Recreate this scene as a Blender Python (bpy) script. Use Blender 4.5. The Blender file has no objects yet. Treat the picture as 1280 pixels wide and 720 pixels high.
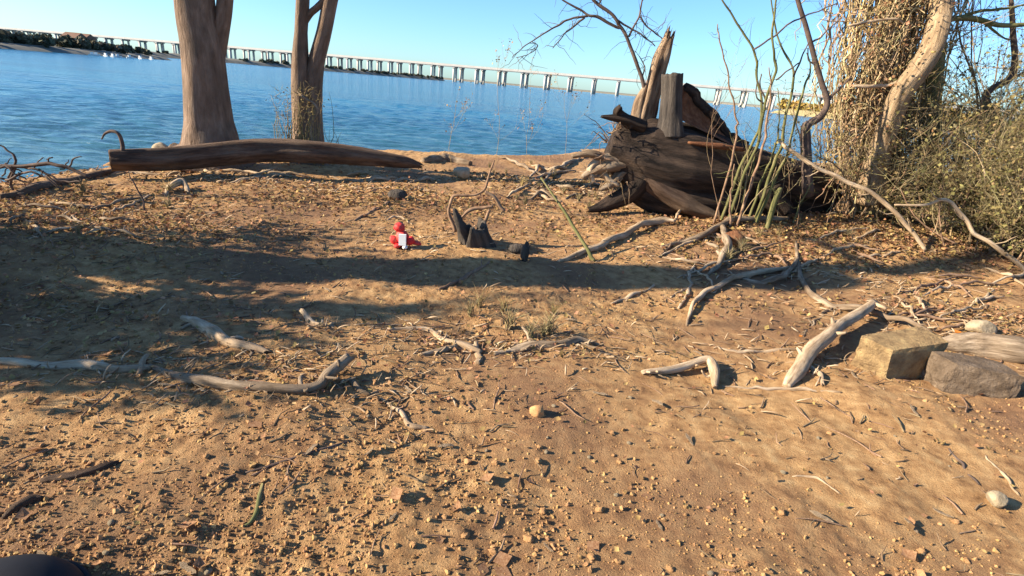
import bpy, bmesh, math, random
import numpy as np
from mathutils import Vector, Matrix

R = math.radians
rng = np.random.default_rng(11)
random.seed(5)

# ------------------------------------------------------------------ camera
scene = bpy.context.scene
COL = scene.collection
W, HGT, F = 1280.0, 720.0, 660.0          # photograph pixels, focal length in those pixels
CAMZ, PITCH, ROLL = 1.2, R(20.97), R(5.03)
fwd = np.array([0, math.cos(PITCH), -math.sin(PITCH)])
ri0 = np.array([1.0, 0, 0]); up0 = np.array([0, math.sin(PITCH), math.cos(PITCH)])
cr = math.cos(ROLL) * ri0 + math.sin(ROLL) * up0
cu = -math.sin(ROLL) * ri0 + math.cos(ROLL) * up0
cam_d = bpy.data.cameras.new('camera'); cam = bpy.data.objects.new('camera', cam_d)
COL.objects.link(cam)
cam_d.sensor_width = 36.0; cam_d.lens = 36.0 * F / W
cam_d.clip_start = 0.05; cam_d.clip_end = 8000
cam.matrix_world = Matrix(((cr[0], cu[0], -fwd[0], 0), (cr[1], cu[1], -fwd[1], 0),
                           (cr[2], cu[2], -fwd[2], CAMZ), (0, 0, 0, 1)))
scene.camera = cam

# ------------------------------------------------------------------ light
SUN_EL = R(25)
SUN_DIR2 = np.array([math.cos(R(11)), math.sin(R(11))])     # the way the light travels over the ground
world = bpy.data.worlds.new('World'); scene.world = world; world.use_nodes = True
wn = world.node_tree.nodes; wl = world.node_tree.links
bg = wn['Background']
sky = wn.new('ShaderNodeTexSky'); sky.sky_type = 'NISHITA'; sky.sun_disc = False
sky.sun_elevation = SUN_EL
sky.sun_rotation = math.atan2(-SUN_DIR2[0], -SUN_DIR2[1])
sky.altitude = 100; sky.air_density = 1.0; sky.dust_density = 0.4; sky.ozone_density = 3.0
tint = wn.new('ShaderNodeMix'); tint.data_type = 'RGBA'; tint.blend_type = 'MULTIPLY'; tint.inputs['Factor'].default_value = 1.0
tint.inputs['B'].default_value = (0.64, 0.90, 1.15, 1)                   # the camera's cool rendering of a clear winter sky
wl.new(sky.outputs[0], tint.inputs['A']); wl.new(tint.outputs['Result'], bg.inputs[0]); bg.inputs[1].default_value = 0.074
sun_d = bpy.data.lights.new('sun', 'SUN'); sun = bpy.data.objects.new('sun', sun_d); COL.objects.link(sun)
sun_d.energy = 4.9; sun_d.angle = R(0.6); sun_d.color = (1.0, 0.88, 0.69)
Ld = Vector((SUN_DIR2[0] * math.cos(SUN_EL), SUN_DIR2[1] * math.cos(SUN_EL), -math.sin(SUN_EL)))
sun.rotation_euler = Ld.to_track_quat('-Z', 'Y').to_euler()
scene.view_settings.view_transform = 'Standard'; scene.view_settings.look = 'None'
scene.view_settings.gamma = 1.0; scene.view_settings.exposure = 1.55
scene.view_settings.use_curve_mapping = False
scene.render.engine = 'CYCLES'
scene.cycles.use_denoising = True
scene.cycles.max_bounces = 6

# ------------------------------------------------------------------ noise
_perm = np.random.default_rng(3).permutation(256); _perm = np.concatenate([_perm] * 3)
_g3 = np.random.default_rng(4).normal(size=(256, 3)); _g3 /= np.linalg.norm(_g3, axis=1)[:, None]

def pn(p):
    """Perlin noise of points (n,3), about -0.7..0.7"""
    p = np.asarray(p, float); i = np.floor(p).astype(int); f = p - i; i &= 255
    u = f * f * f * (f * (f * 6 - 15) + 10)
    out = 0
    for a in (0, 1):
        wx = u[:, 0] if a else 1 - u[:, 0]
        for b in (0, 1):
            wy = u[:, 1] if b else 1 - u[:, 1]
            for c in (0, 1):
                wz = u[:, 2] if c else 1 - u[:, 2]
                h = _perm[_perm[_perm[(i[:, 0] + a) & 255] + ((i[:, 1] + b) & 255)] + ((i[:, 2] + c) & 255)]
                g = _g3[h]
                out = out + wx * wy * wz * (g[:, 0] * (f[:, 0] - a) + g[:, 1] * (f[:, 1] - b) + g[:, 2] * (f[:, 2] - c))
    return out

def n2(x, y, s, z=0.0):
    return pn(np.stack([x * s, y * s, np.full_like(x, z)], 1))

def sstep(a, b, x):
    t = np.clip((x - a) / (b - a), 0, 1); return t * t * (3 - 2 * t)

# ------------------------------------------------------------------ pixels to places
def ray(px, py):
    d = fwd + cr * (px - W / 2) / F - cu * (py - HGT / 2) / F
    return d / np.linalg.norm(d)
EYE = np.array([0, 0, CAMZ])
def at_z(px, py, z):
    d = ray(px, py); return EYE + d * (z - CAMZ) / d[2]
def P(px, py, Y):
    d = ray(px, py); return EYE + d * (Y / d[1])
def px_at(p):                                           # pixels per metre at a point
    return F / float(np.dot(np.asarray(p) - EYE, fwd))

ZW = -0.36                                             # water level
_shore_px = [(-160, 262), (-60, 246), (0, 237), (60, 226), (130, 207), (180, 190), (260, 186), (380, 192), (480, 199), (560, 203), (620, 205), (690, 196), (760, 188), (860, 186), (960, 192), (1060, 199), (1200, 210)]
SHORE = [(-60, -2.0), (-14, 2.6)] + [tuple(at_z(x, y, ZW)[:2]) for x, y in _shore_px] + [(40, 10), (120, 9)]
def inland(x, y):
    """signed distance to the waterline, positive on land"""
    best = np.full(x.shape, 1e9)
    for (ax, ay), (bx, by) in zip(SHORE[:-1], SHORE[1:]):
        ex, ey = bx - ax, by - ay
        t = np.clip(((x - ax) * ex + (y - ay) * ey) / (ex * ex + ey * ey), 0, 1)
        best = np.minimum(best, np.hypot(x - ax - t * ex, y - ay - t * ey))
    sx = np.array([s[0] for s in SHORE]); sy = np.array([s[1] for s in SHORE])
    return np.where(y < np.interp(x, sx, sy), best, -best)

def height(x, y, fine=True):
    x = np.atleast_1d(np.asarray(x, float)); y = np.atleast_1d(np.asarray(y, float))
    s = inland(x, y) + 0.25 * n2(x, y, 0.9, 7.3)
    base = np.where(s > 0, ZW * (1 - sstep(0, 1.5, s)), ZW + np.maximum(0.3 * s, -2.5))
    land = sstep(0.2, 1.6, s)
    z = base + land * (0.07 * n2(x, y, 0.55, 1.1) + 0.045 * n2(x, y, 1.7, 2.2))
    z += land * 0.16 * np.exp(-(((x - 3.9) / 1.9) ** 2 + ((y - 5.6) / 0.9) ** 2))      # litter bank under the brush
    z += land * 0.10 * np.exp(-(((x + 3.3) / 0.9) ** 2 + ((y - 3.0) / 0.6) ** 2))
    z += 0.02 * n2(x, y, 4.5, 3.3)
    if fine:
        a = n2(x, y, 11, 4.4); rough = 0.36 + 0.64 * sstep(-0.25, 0.3, n2(x, y, 0.8, 9.1) - 0.25 * sstep(0.4, 2.5, x))
        z += rough * (0.012 * a + 0.017 * np.abs(n2(x, y, 23, 5.5)) + 0.010 * n2(x, y, 44, 6.6))
    return z

def G(px, py, lift=0.0):
    """where the pixel's ray meets the ground"""
    z = 0.0
    for _ in range(9):
        p = at_z(px, py, z); p[1] = min(p[1], 14)
        z = 0.5 * z + 0.5 * float(height(p[0], p[1], False)[0])
    p = at_z(px, py, z); p[2] = float(height(p[0], p[1])[0]) + lift
    return p

# ------------------------------------------------------------------ mesh building
class MB:
    def __init__(self): self.v = []; self.f = []; self.n = 0; self.g = []
    def add(self, v, *faces, grain=None):
        v = np.asarray(v, float); self.v.append(v); self.g.append(v if grain is None else grain)
        for f in faces:
            if len(f): self.f.append(np.asarray(f, int) + self.n)
        self.n += len(v); return self
    def mesh(self, name, origin=(0, 0, 0), smooth=True):
        v = np.concatenate(self.v) - np.asarray(origin, float)
        me = bpy.data.meshes.new(name)
        lv = np.concatenate([f.ravel() for f in self.f]); ln = np.concatenate([np.full(len(f), f.shape[1]) for f in self.f])
        me.vertices.add(len(v)); me.vertices.foreach_set('co', v.astype(np.float32).ravel())
        me.loops.add(len(lv)); me.loops.foreach_set('vertex_index', lv.astype(np.int32))
        me.polygons.add(len(ln))
        me.polygons.foreach_set('loop_start', np.concatenate([[0], np.cumsum(ln)[:-1]]).astype(np.int32))
        me.polygons.foreach_set('loop_total', ln.astype(np.int32))
        me.polygons.foreach_set('use_smooth', np.full(len(ln), smooth))
        me.update(calc_edges=True); me.validate()
        at = me.attributes.new('grain', 'FLOAT_VECTOR', 'POINT'); at.data.foreach_set('vector', np.concatenate(self.g).astype(np.float32).ravel())
        return me
    def build(self, name, m, parent=None, origin=None, smooth=True):
        if parent is not None: origin = tuple(parent['_o'])
        elif origin is None:
            v = np.concatenate(self.v); c = v.mean(0); origin = (c[0], c[1], v[:, 2].min())
        me = self.mesh(name, origin, smooth); me.materials.append(m)
        o = bpy.data.objects.new(name, me); COL.objects.link(o); o['_o'] = [float(t) for t in origin]
        if parent is not None: o.parent = parent
        else: o.location = origin
        return o

def tag(o, label=None, cat=None, group=None, kind=None):
    if label: o['label'] = label
    if cat: o['category'] = cat
    if group: o['group'] = group
    if kind: o['kind'] = kind
    return o
def thing(name, loc, label, cat, group=None):
    o = bpy.data.objects.new(name, None); COL.objects.link(o); o.location = [float(t) for t in loc]
    o['_o'] = [float(t) for t in loc]; o.empty_display_size = 0.1
    return tag(o, label, cat, group)

def smooth_path(pts, n):
    pts = np.asarray(pts, float)
    if len(pts) == 2: return pts[0] + (pts[1] - pts[0]) * np.linspace(0, 1, n)[:, None]
    q = np.vstack([2 * pts[0] - pts[1], pts, 2 * pts[-1] - pts[-2]])
    t = np.linspace(0, len(pts) - 1 - 1e-9, n); i = t.astype(int); u = (t - i)[:, None]
    a, b, c, d = q[i], q[i + 1], q[i + 2], q[i + 3]
    return 0.5 * (2 * b + (c - a) * u + (2 * a - 5 * b + 4 * c - d) * u ** 2 + (3 * b - a - 3 * c + d) * u ** 3)

def tube(mb, pts, rad, k=7, n=None, jit=0.0, freq=8.0, bend=0.0, ragged=0.0, flute=0.0, lobes=5, cap=True):
    pts = np.asarray(pts, float); rad = np.atleast_1d(np.asarray(rad, float))
    n = n or len(pts)
    c = smooth_path(pts, n)
    r = np.interp(np.linspace(0, 1, n), np.linspace(0, 1, len(rad)), rad)
    if bend:
        o = random.random() * 100
        w = np.sin(np.linspace(0, math.pi, n)) ** 0.5
        s = np.linspace(0, 1, n) * float(np.clip(np.linalg.norm(np.diff(c, axis=0), axis=1).sum() / max(9 * r.max(), .05), 1.5, 12))
        c = c + bend * np.stack([pn(np.stack([s, np.full(n, o + 5.3 * j), np.zeros(n)], 1)) for j in range(3)], 1) * w[:, None]
    t = np.gradient(c, axis=0); t /= np.linalg.norm(t, axis=1)[:, None] + 1e-12
    ax = c[-1] - c[0]; ref = np.zeros(3); ref[int(np.argmin(np.abs(ax)))] = 1.0
    u = np.cross(t, ref); u /= np.linalg.norm(u, axis=1)[:, None] + 1e-12
    w = np.cross(t, u)
    a = np.arange(k) * 2 * math.pi / k
    ring = (np.cos(a)[None, :, None] * u[:, None, :] + np.sin(a)[None, :, None] * w[:, None, :])
    rr = r[:, None] * np.ones((n, k))
    if flute: rr = rr * (1 + flute * np.sin(a * lobes + 1.3)[None, :])
    v = c[:, None, :] + ring * rr[:, :, None]
    sl = np.concatenate([[0], np.cumsum(np.linalg.norm(np.diff(c, axis=0), axis=1))]) + 7.7 * random.random()
    gr_ = np.stack([np.cos(a)[None, :] * r[:, None], np.sin(a)[None, :] * r[:, None], sl[:, None] * np.ones((1, k))], 2).reshape(-1, 3)
    if jit:
        fq = max(freq, 0.9 / max(float(r.max()), 1e-4)); q = gr_ * (fq, fq, fq * 0.12) + random.random() * 50
        nz = pn(q) + 0.6 * pn(q * 2.1 + 11.1) + 0.35 * pn(q * (4.3, 4.3, 2.2) + 3.1)
        v = v + ring * (rr * jit * nz.reshape(n, k))[:, :, None]
    gr_ = gr_ + random.random() * 9
    if ragged:                                       # torn end
        v[-1] += t[-1] * (ragged * (np.random.default_rng(int(abs(c[0, 0]) * 1000) + k).random(k) - 0.35))[:, None]
    i = np.arange(n - 1)[:, None] * k; j = np.arange(k)[None, :]; j2 = (j + 1) % k
    quads = np.stack([i + j, i + j2, i + k + j2, i + k + j], 2).reshape(-1, 4)
    v = v.reshape(-1, 3)
    if cap:
        v = np.vstack([v, c[0], c[-1] - t[-1] * ragged * 0.6])
        jj = np.arange(k); j3 = (jj + 1) % k; b = (n - 1) * k
        t0 = np.stack([jj, np.full(k, n * k), j3], 1); t1 = np.stack([b + jj, b + j3, np.full(k, n * k + 1)], 1)
        gr_ = np.vstack([gr_, gr_[:k].mean(0), gr_[-k:].mean(0)]); mb.add(v, quads, t0, t1, grain=gr_)
    else: mb.add(v, quads, grain=gr_)
    return c

def box(mb, c, s, rot=None):
    q = np.array([(x, y, z) for x in (-.5, .5) for y in (-.5, .5) for z in (-.5, .5)]) * np.asarray(s)
    if rot is not None: q = q @ np.asarray(rot).T
    mb.add(q + np.asarray(c), [(0, 1, 3, 2), (4, 6, 7, 5), (0, 4, 5, 1), (2, 3, 7, 6), (0, 2, 6, 4), (1, 5, 7, 3)])

def ico(sub):
    bm = bmesh.new(); bmesh.ops.create_icosphere(bm, subdivisions=sub, radius=1)
    v = np.array([x.co[:] for x in bm.verts]); f = np.array([[q.index for q in x.verts] for x in bm.faces]); bm.free()
    return v, f
ICO1, ICO2, ICO3, ICO4 = ico(1), ico(2), ico(3), ico(4)

def block(mb, c, size, seed, rot=0.0, jitter=.16):
    """an angular broken stone: hull of a knocked-about box, faces split and roughened"""
    gb = np.random.default_rng(seed); bm = bmesh.new()
    q = [np.array((x, y, z)) * gb.uniform(1 - 2 * jitter, 1 + .3 * jitter, 3) for x in (-1, 1) for y in (-1, 1) for z in (-1, 1)]
    for _ in range(7):
        e = gb.uniform(-.8, .8, 3); e[gb.integers(0, 3)] = gb.choice([-1, 1]) * gb.uniform(.9, 1.02); q.append(e)
    for e in q: bm.verts.new(e)
    r_ = bmesh.ops.convex_hull(bm, input=bm.verts[:])
    bmesh.ops.delete(bm, geom=list({e for e in r_['geom_interior'] + r_['geom_unused'] if isinstance(e, bmesh.types.BMVert)}), context='VERTS')
    bmesh.ops.triangulate(bm, faces=bm.faces[:])
    for _ in range(3): bmesh.ops.subdivide_edges(bm, edges=bm.edges[:], cuts=1, use_grid_fill=True)
    bmesh.ops.triangulate(bm, faces=bm.faces[:]); bm.verts.index_update()
    v = np.array([e.co[:] for e in bm.verts]); f = np.array([[e.index for e in t.verts] for t in bm.faces]); bm.free()
    v = v * (1 + .07 * pn(v * 1.9 + seed) + .06 * pn(v * 5 + seed) + .035 * pn(v * 11 + seed))[:, None] * np.asarray(size)
    cs, sn = math.cos(rot), math.sin(rot); v = v @ np.array([[cs, sn, 0], [-sn, cs, 0], [0, 0, 1]])
    mb.add(v + np.asarray(c), f)

def rock(mb, c, size, seed, cuts=9, noise=0.08, level=ICO3, rot=0.0, low=0.62):
    g = np.random.default_rng(seed); v = level[0].copy()
    for _ in range(cuts):
        d = g.normal(size=3); d /= np.linalg.norm(d); h = g.uniform(low, 0.9)
        e = v @ d; v = v - np.maximum(e - h, 0)[:, None] * d
    v = v * (1 + noise * (pn(v * 2.3 + seed) + 0.5 * pn(v * 6 + seed)))[:, None]
    v = v * np.asarray(size)
    cs, sn = math.cos(rot), math.sin(rot)
    v = v @ np.array([[cs, sn, 0], [-sn, cs, 0], [0, 0, 1]])
    mb.add(v + np.asarray(c), level[1])

# ------------------------------------------------------------------ materials
def mat(name, cols, scale=4.0, stretch=(1, 1, 1), rough=0.9, bump=0.4, bscale=25.0, bdist=0.01, island=0.0, spec=0.15,
        trans=0.0, detail=8.0, second=None, grain=False):
    m = bpy.data.materials.new(name); m.use_nodes = True
    N = m.node_tree.nodes; L = m.node_tree.links; b = N['Principled BSDF']
    b.inputs['Roughness'].default_value = rough; b.inputs['Specular IOR Level'].default_value = spec
    tc = N.new('ShaderNodeTexCoord'); mp = N.new('ShaderNodeMapping'); mp.inputs['Scale'].default_value = stretch
    if grain:
        ga = N.new('ShaderNodeAttribute'); ga.attribute_name = 'grain'; L.new(ga.outputs['Vector'], mp.inputs['Vector'])
    else: L.new(tc.outputs['Object'], mp.inputs['Vector'])
    nz = N.new('ShaderNodeTexNoise'); nz.inputs['Scale'].default_value = scale; nz.inputs['Detail'].default_value = detail
    nz.inputs['Roughness'].default_value = 0.65
    L.new(mp.outputs[0], nz.inputs['Vector'])
    rp = N.new('ShaderNodeValToRGB'); L.new(nz.outputs['Fac'], rp.inputs['Fac'])
    e = rp.color_ramp.elements
    pos = np.linspace(0.28, 0.72, len(cols))
    while len(e) < len(cols): e.new(0.5)
    for q, p_, c in zip(e, pos, cols): q.position = p_; q.color = (*c, 1)
    out = rp.outputs['Color']
    if second:                                        # large patches of another tone: (scale, colour, amount)
        n_ = N.new('ShaderNodeTexNoise'); n_.inputs['Scale'].default_value = second[0]; n_.inputs['Detail'].default_value = 5
        L.new(tc.outputs['Object'], n_.inputs['Vector'])
        r_ = N.new('ShaderNodeValToRGB'); r_.color_ramp.elements[0].position = 0.42; r_.color_ramp.elements[1].position = 0.62
        r_.color_ramp.elements[1].color = (second[2],) * 3 + (1,)
        L.new(n_.outputs['Fac'], r_.inputs['Fac'])
        mx = N.new('ShaderNodeMix'); mx.data_type = 'RGBA'; L.new(r_.outputs['Color'], mx.inputs['Factor'])
        L.new(out, mx.inputs['A']); mx.inputs['B'].default_value = (*second[1], 1); out = mx.outputs['Result']
    if island:
        ge = N.new('ShaderNodeNewGeometry'); hs = N.new('ShaderNodeHueSaturation')
        mr = N.new('ShaderNodeMapRange'); mr.inputs['To Min'].default_value = 1 - island; mr.inputs['To Max'].default_value = 1 + island
        L.new(ge.outputs['Random Per Island'], mr.inputs['Value']); L.new(mr.outputs[0], hs.inputs['Value'])
        ml = N.new('ShaderNodeMath'); ml.operation = 'MULTIPLY'; ml.inputs[1].default_value = 7.31
        fr = N.new('ShaderNodeMath'); fr.operation = 'FRACT'
        L.new(ge.outputs['Random Per Island'], ml.inputs[0]); L.new(ml.outputs[0], fr.inputs[0])
        m2 = N.new('ShaderNodeMapRange'); m2.inputs['To Min'].default_value = 0.5 - 0.06 * island; m2.inputs['To Max'].default_value = 0.5 + 0.06 * island
        L.new(fr.outputs[0], m2.inputs['Value']); L.new(m2.outputs[0], hs.inputs['Hue'])
        L.new(out, hs.inputs['Color']); out = hs.outputs['Color']
    L.new(out, b.inputs['Base Color'])
    if bump:
        nb = N.new('ShaderNodeTexNoise'); nb.inputs['Scale'].default_value = bscale; nb.inputs['Detail'].default_value = 8
        nb.inputs['Roughness'].default_value = 0.7
        L.new(mp.outputs[0], nb.inputs['Vector'])
        bp = N.new('ShaderNodeBump'); bp.inputs['Strength'].default_value = bump; bp.inputs['Distance'].default_value = bdist
        L.new(nb.outputs['Fac'], bp.inputs['Height']); L.new(bp.outputs[0], b.inputs['Normal'])
    if trans:
        b.inputs['Subsurface Weight'].default_value = 0
        tr = N.new('ShaderNodeBsdfTranslucent'); L.new(out, tr.inputs['Color'])
        ms = N.new('ShaderNodeMixShader'); ms.inputs[0].default_value = trans
        L.new(b.outputs[0], ms.inputs[1]); L.new(tr.outputs[0], ms.inputs[2]); L.new(ms.outputs[0], N['Material Output'].inputs[0])
    return m

M = {}
M['soil'] = mat('soil', [(0.14, 0.071, 0.031), (0.34, 0.187, 0.080), (0.47, 0.28, 0.124), (0.60, 0.395, 0.19)], scale=15, bump=1.0, bscale=150, bdist=0.014, rough=0.95, second=(0.8, (0.20, 0.108, 0.060), 0.85))
M['clod'] = mat('clod', [(0.23, 0.12, 0.052), (0.37, 0.21, 0.088), (0.48, 0.295, 0.135)], scale=30, bump=0.8, bscale=160, bdist=0.005, island=0.2)
GR = dict(grain=True)
M['bark'] = mat('bark', [(0.10, 0.062, 0.040), (0.20, 0.132, 0.09), (0.27, 0.185, 0.13), (0.35, 0.26, 0.19)], scale=17, stretch=(1, 1, 0.22), bump=1.0, bscale=30, bdist=0.05, second=(2.6, (0.12, 0.085, 0.06), 0.65), **GR)
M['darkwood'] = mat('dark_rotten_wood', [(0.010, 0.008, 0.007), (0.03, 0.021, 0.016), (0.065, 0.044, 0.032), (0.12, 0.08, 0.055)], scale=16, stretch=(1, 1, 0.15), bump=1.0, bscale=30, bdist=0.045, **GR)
M['stubwood'] = mat('grey_stub_wood', [(0.03, 0.025, 0.022), (0.07, 0.057, 0.047), (0.13, 0.105, 0.085)], scale=22, stretch=(1, 1, 0.12), bump=1.0, bscale=40, bdist=0.03, **GR)
M['log'] = mat('log_bark', [(0.03, 0.018, 0.013), (0.075, 0.045, 0.03), (0.14, 0.088, 0.058), (0.20, 0.14, 0.095)], scale=18, stretch=(1, 1, 0.16), bump=1.0, bscale=34, bdist=0.03, second=(2.0, (0.15, 0.105, 0.068), 0.5), **GR)
M['tornwood'] = mat('torn_red_wood', [(0.09, 0.035, 0.018), (0.20, 0.085, 0.04), (0.34, 0.17, 0.085)], scale=14, stretch=(1, 1, 0.4), bump=1.0, bscale=30, bdist=0.03, **GR)
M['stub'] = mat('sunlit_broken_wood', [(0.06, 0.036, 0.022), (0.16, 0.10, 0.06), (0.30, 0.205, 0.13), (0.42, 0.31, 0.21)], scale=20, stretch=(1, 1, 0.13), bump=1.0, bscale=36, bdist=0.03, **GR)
M['drift'] = mat('driftwood', [(0.13, 0.082, 0.047), (0.33, 0.23, 0.14), (0.49, 0.365, 0.24), (0.6, 0.47, 0.33)], scale=55, stretch=(1, 1, 0.13), bump=1.0, bscale=90, bdist=0.008, second=(5.0, (0.24, 0.16, 0.095), 0.7), **GR)
M['grey'] = mat('grey_driftwood', [(0.07, 0.048, 0.031), (0.18, 0.128, 0.083), (0.31, 0.23, 0.155), (0.44, 0.345, 0.25)], scale=50, stretch=(1, 1, 0.13), bump=1.0, bscale=80, bdist=0.010, second=(4.0, (0.13, 0.085, 0.05), 0.7), **GR)
M['twig'] = mat('twig', [(0.10, 0.06, 0.035), (0.21, 0.135, 0.08), (0.32, 0.22, 0.13)], scale=18, bump=0.4, bscale=60, bdist=0.003, island=0.3)
M['darktwig'] = mat('dark_twig', [(0.05, 0.034, 0.026), (0.095, 0.068, 0.054), (0.15, 0.11, 0.085)], scale=14, bump=0.3, bscale=60, bdist=0.003, island=0.2)
M['cane'] = mat('briar_cane', [(0.06, 0.06, 0.024), (0.115, 0.115, 0.042), (0.24, 0.20, 0.10)], scale=30, stretch=(1, 1, .15), bump=0.5, bscale=60, bdist=0.004, island=0.3, grain=True)
M['vine'] = mat('vine', [(0.20, 0.135, 0.07), (0.33, 0.24, 0.13), (0.45, 0.345, 0.205)], scale=7, bump=0.4, bscale=40, bdist=0.004, island=0.42)
M['vinelimb'] = mat('pale_limb', [(0.13, 0.082, 0.045), (0.30, 0.205, 0.12), (0.46, 0.34, 0.21)], scale=24, stretch=(1, 1, .2), bump=1.0, bscale=40, bdist=0.03, grain=True)
M['brush'] = mat('brush_twig', [(0.14, 0.108, 0.055), (0.25, 0.195, 0.10), (0.37, 0.30, 0.18)], scale=6, bump=0.0, island=0.45)
M['leaf'] = mat('dry_leaf', [(0.16, 0.085, 0.035), (0.29, 0.17, 0.075), (0.42, 0.28, 0.14)], scale=9, bump=0.2, bscale=60, bdist=0.003, island=0.5, trans=0.2)
M['orangeleaf'] = mat('orange_leaf', [(0.38, 0.12, 0.02), (0.5, 0.19, 0.04)], scale=20, bump=0.2, bscale=60, bdist=0.003, trans=0.25)
M['oliveleaf'] = mat('olive_leaf', [(0.12, 0.10, 0.035), (0.21, 0.168, 0.065), (0.32, 0.245, 0.12)], scale=5, bump=0.0, island=0.5, trans=0.3)
M['sandstone'] = mat('sandstone', [(0.16, 0.10, 0.052), (0.31, 0.205, 0.10), (0.47, 0.33, 0.155)], scale=16, bump=1.0, bscale=45, bdist=0.03)
M['greystone'] = mat('grey_brown_stone', [(0.09, 0.063, 0.042), (0.17, 0.12, 0.08), (0.27, 0.20, 0.14)], scale=16, bump=1.0, bscale=45, bdist=0.03)
M['palestone'] = mat('pale_stone', [(0.24, 0.18, 0.11), (0.36, 0.28, 0.18), (0.46, 0.37, 0.25)], scale=30, bump=0.9, bscale=70, bdist=0.012)
M['concrete'] = mat('bridge_concrete', [(0.48, 0.44, 0.39), (0.56, 0.52, 0.47)], scale=0.2, bump=0.0)
M['fartree'] = mat('far_tree', [(0.06, 0.065, 0.04), (0.10, 0.095, 0.06), (0.15, 0.11, 0.08)], scale=0.15, bump=0.0, island=0.4)  # tones lightened in the colour itself to stand in for distance haze
M['fargold'] = mat('far_gold_tree', [(0.20, 0.135, 0.03), (0.32, 0.21, 0.055)], scale=0.2, bump=0.0, island=0.35)
M['farland'] = mat('far_land', [(0.10, 0.10, 0.085), (0.22, 0.20, 0.16)], scale=0.3, bump=0.0)
M['fargoldland'] = mat('far_gold_land', [(0.28, 0.22, 0.10), (0.42, 0.35, 0.18)], scale=0.3, bump=0.0)
M['white'] = mat('white_paint', [(0.7, 0.7, 0.68), (0.8, 0.8, 0.78)], scale=2, bump=0.0, rough=0.5, spec=0.4)
M['roofing'] = mat('brown_roofing', [(0.16, 0.09, 0.06), (0.22, 0.13, 0.09)], scale=2, bump=0.0)
M['redplastic'] = mat('red_plastic', [(0.50, 0.012, 0.018), (0.60, 0.03, 0.03), (0.34, 0.11, 0.06)], scale=20, bump=0.3, rough=0.6, spec=0.3)
M['blackrubber'] = mat('black_rubber', [(0.006, 0.006, 0.009), (0.012, 0.012, 0.016)], scale=30, bump=0.15, bscale=90, bdist=0.002, rough=0.7, spec=0.2)
M['moss'] = mat('dry_grass_stem', [(0.24, 0.17, 0.075), (0.36, 0.27, 0.12)], scale=9, bump=0.0, island=0.3)

def water_mat():
    m = bpy.data.materials.new('lake_water'); m.use_nodes = True
    N = m.node_tree.nodes; L = m.node_tree.links; b = N['Principled BSDF']
    b.inputs['Roughness'].default_value = 0.16; b.inputs['IOR'].default_value = 1.33
    tc = N.new('ShaderNodeTexCoord')
    def noise(sc, st, det):
        mp = N.new('ShaderNodeMapping'); mp.inputs['Scale'].default_value = st; mp.inputs['Rotation'].default_value = (0, 0, R(-12))
        n = N.new('ShaderNodeTexNoise'); n.inputs['Scale'].default_value = sc; n.inputs['Detail'].default_value = det
        L.new(tc.outputs['Object'], mp.inputs['Vector']); L.new(mp.outputs[0], n.inputs['Vector']); return n
    big = noise(0.12, (0.5, 1.6, 1), 4)
    rp = N.new('ShaderNodeValToRGB'); L.new(big.outputs['Fac'], rp.inputs['Fac'])
    rp.color_ramp.elements[0].position = 0.35; rp.color_ramp.elements[0].color = (0.004, 0.07, 0.145, 1)
    rp.color_ramp.elements[1].position = 0.7; rp.color_ramp.elements[1].color = (0.008, 0.115, 0.20, 1)
    # the silted shallows off the bank are greener
    sp = N.new('ShaderNodeSeparateXYZ'); L.new(tc.outputs['Object'], sp.inputs[0])
    mr = N.new('ShaderNodeMapRange'); mr.inputs['From Min'].default_value = 7; mr.inputs['From Max'].default_value = 26
    mr.inputs['To Min'].default_value = 0.75; mr.inputs['To Max'].default_value = 0.0
    L.new(sp.outputs['Y'], mr.inputs['Value'])
    mx = N.new('ShaderNodeMix'); mx.data_type = 'RGBA'; L.new(mr.outputs[0], mx.inputs['Factor'])
    L.new(rp.outputs['Color'], mx.inputs['A']); mx.inputs['B'].default_value = (0.05, 0.105, 0.105, 1)
    L.new(mx.outputs['Result'], b.inputs['Base Color'])
    w1 = noise(2.6, (0.5, 1.5, 1), 6); w2 = noise(0.35, (0.5, 1.8, 1), 4)
    b1 = N.new('ShaderNodeBump'); b1.inputs['Strength'].default_value = 1.0; b1.inputs['Distance'].default_value = 0.17
    b2 = N.new('ShaderNodeBump'); b2.inputs['Strength'].default_value = 1.0; b2.inputs['Distance'].default_value = 0.32
    L.new(w1.outputs['Fac'], b1.inputs['Height']); L.new(w2.outputs['Fac'], b2.inputs['Height'])
    L.new(b2.outputs[0], b1.inputs['Normal']); L.new(b1.outputs[0], b.inputs['Normal'])
    return m
M['water'] = water_mat()

# ------------------------------------------------------------------ ground
def axis(*segs):
    out = []
    for a, b, d0, d1 in segs:
        t = a
        while t < b - 1e-9:
            out.append(t); t += d0 + (d1 - d0) * (t - a) / (b - a)
    out.append(segs[-1][1]); return np.array(out)
xp = axis((0, 2.2, 0.0118, 0.0118), (2.2, 7, 0.0118, 0.04), (7, 60, 0.06, 3.0))
gx = np.concatenate([-xp[:0:-1], xp])
gy = axis((-40, -1, 3.0, 0.2), (-1, 0.7, 0.12, 0.02), (0.7, 3.2, 0.0105, 0.0115), (3.2, 8, 0.0115, 0.04), (8, 14, 0.04, 0.5))
def grid_mesh(gx, gy, fz):
    X, Y = np.meshgrid(gx, gy); z = fz(X.ravel(), Y.ravel())
    nx, ny = len(gx), len(gy)
    i = np.arange(ny - 1)[:, None] * nx; j = np.arange(nx - 1)[None, :]
    q = np.stack([i + j, i + j + 1, i + nx + j + 1, i + nx + j], 2).reshape(-1, 4)
    return MB().add(np.stack([X.ravel(), Y.ravel(), z], 1), q)
g_o = grid_mesh(gx, gy, height).build('ground', M['soil'], origin=(0, 0, 0))
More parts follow.
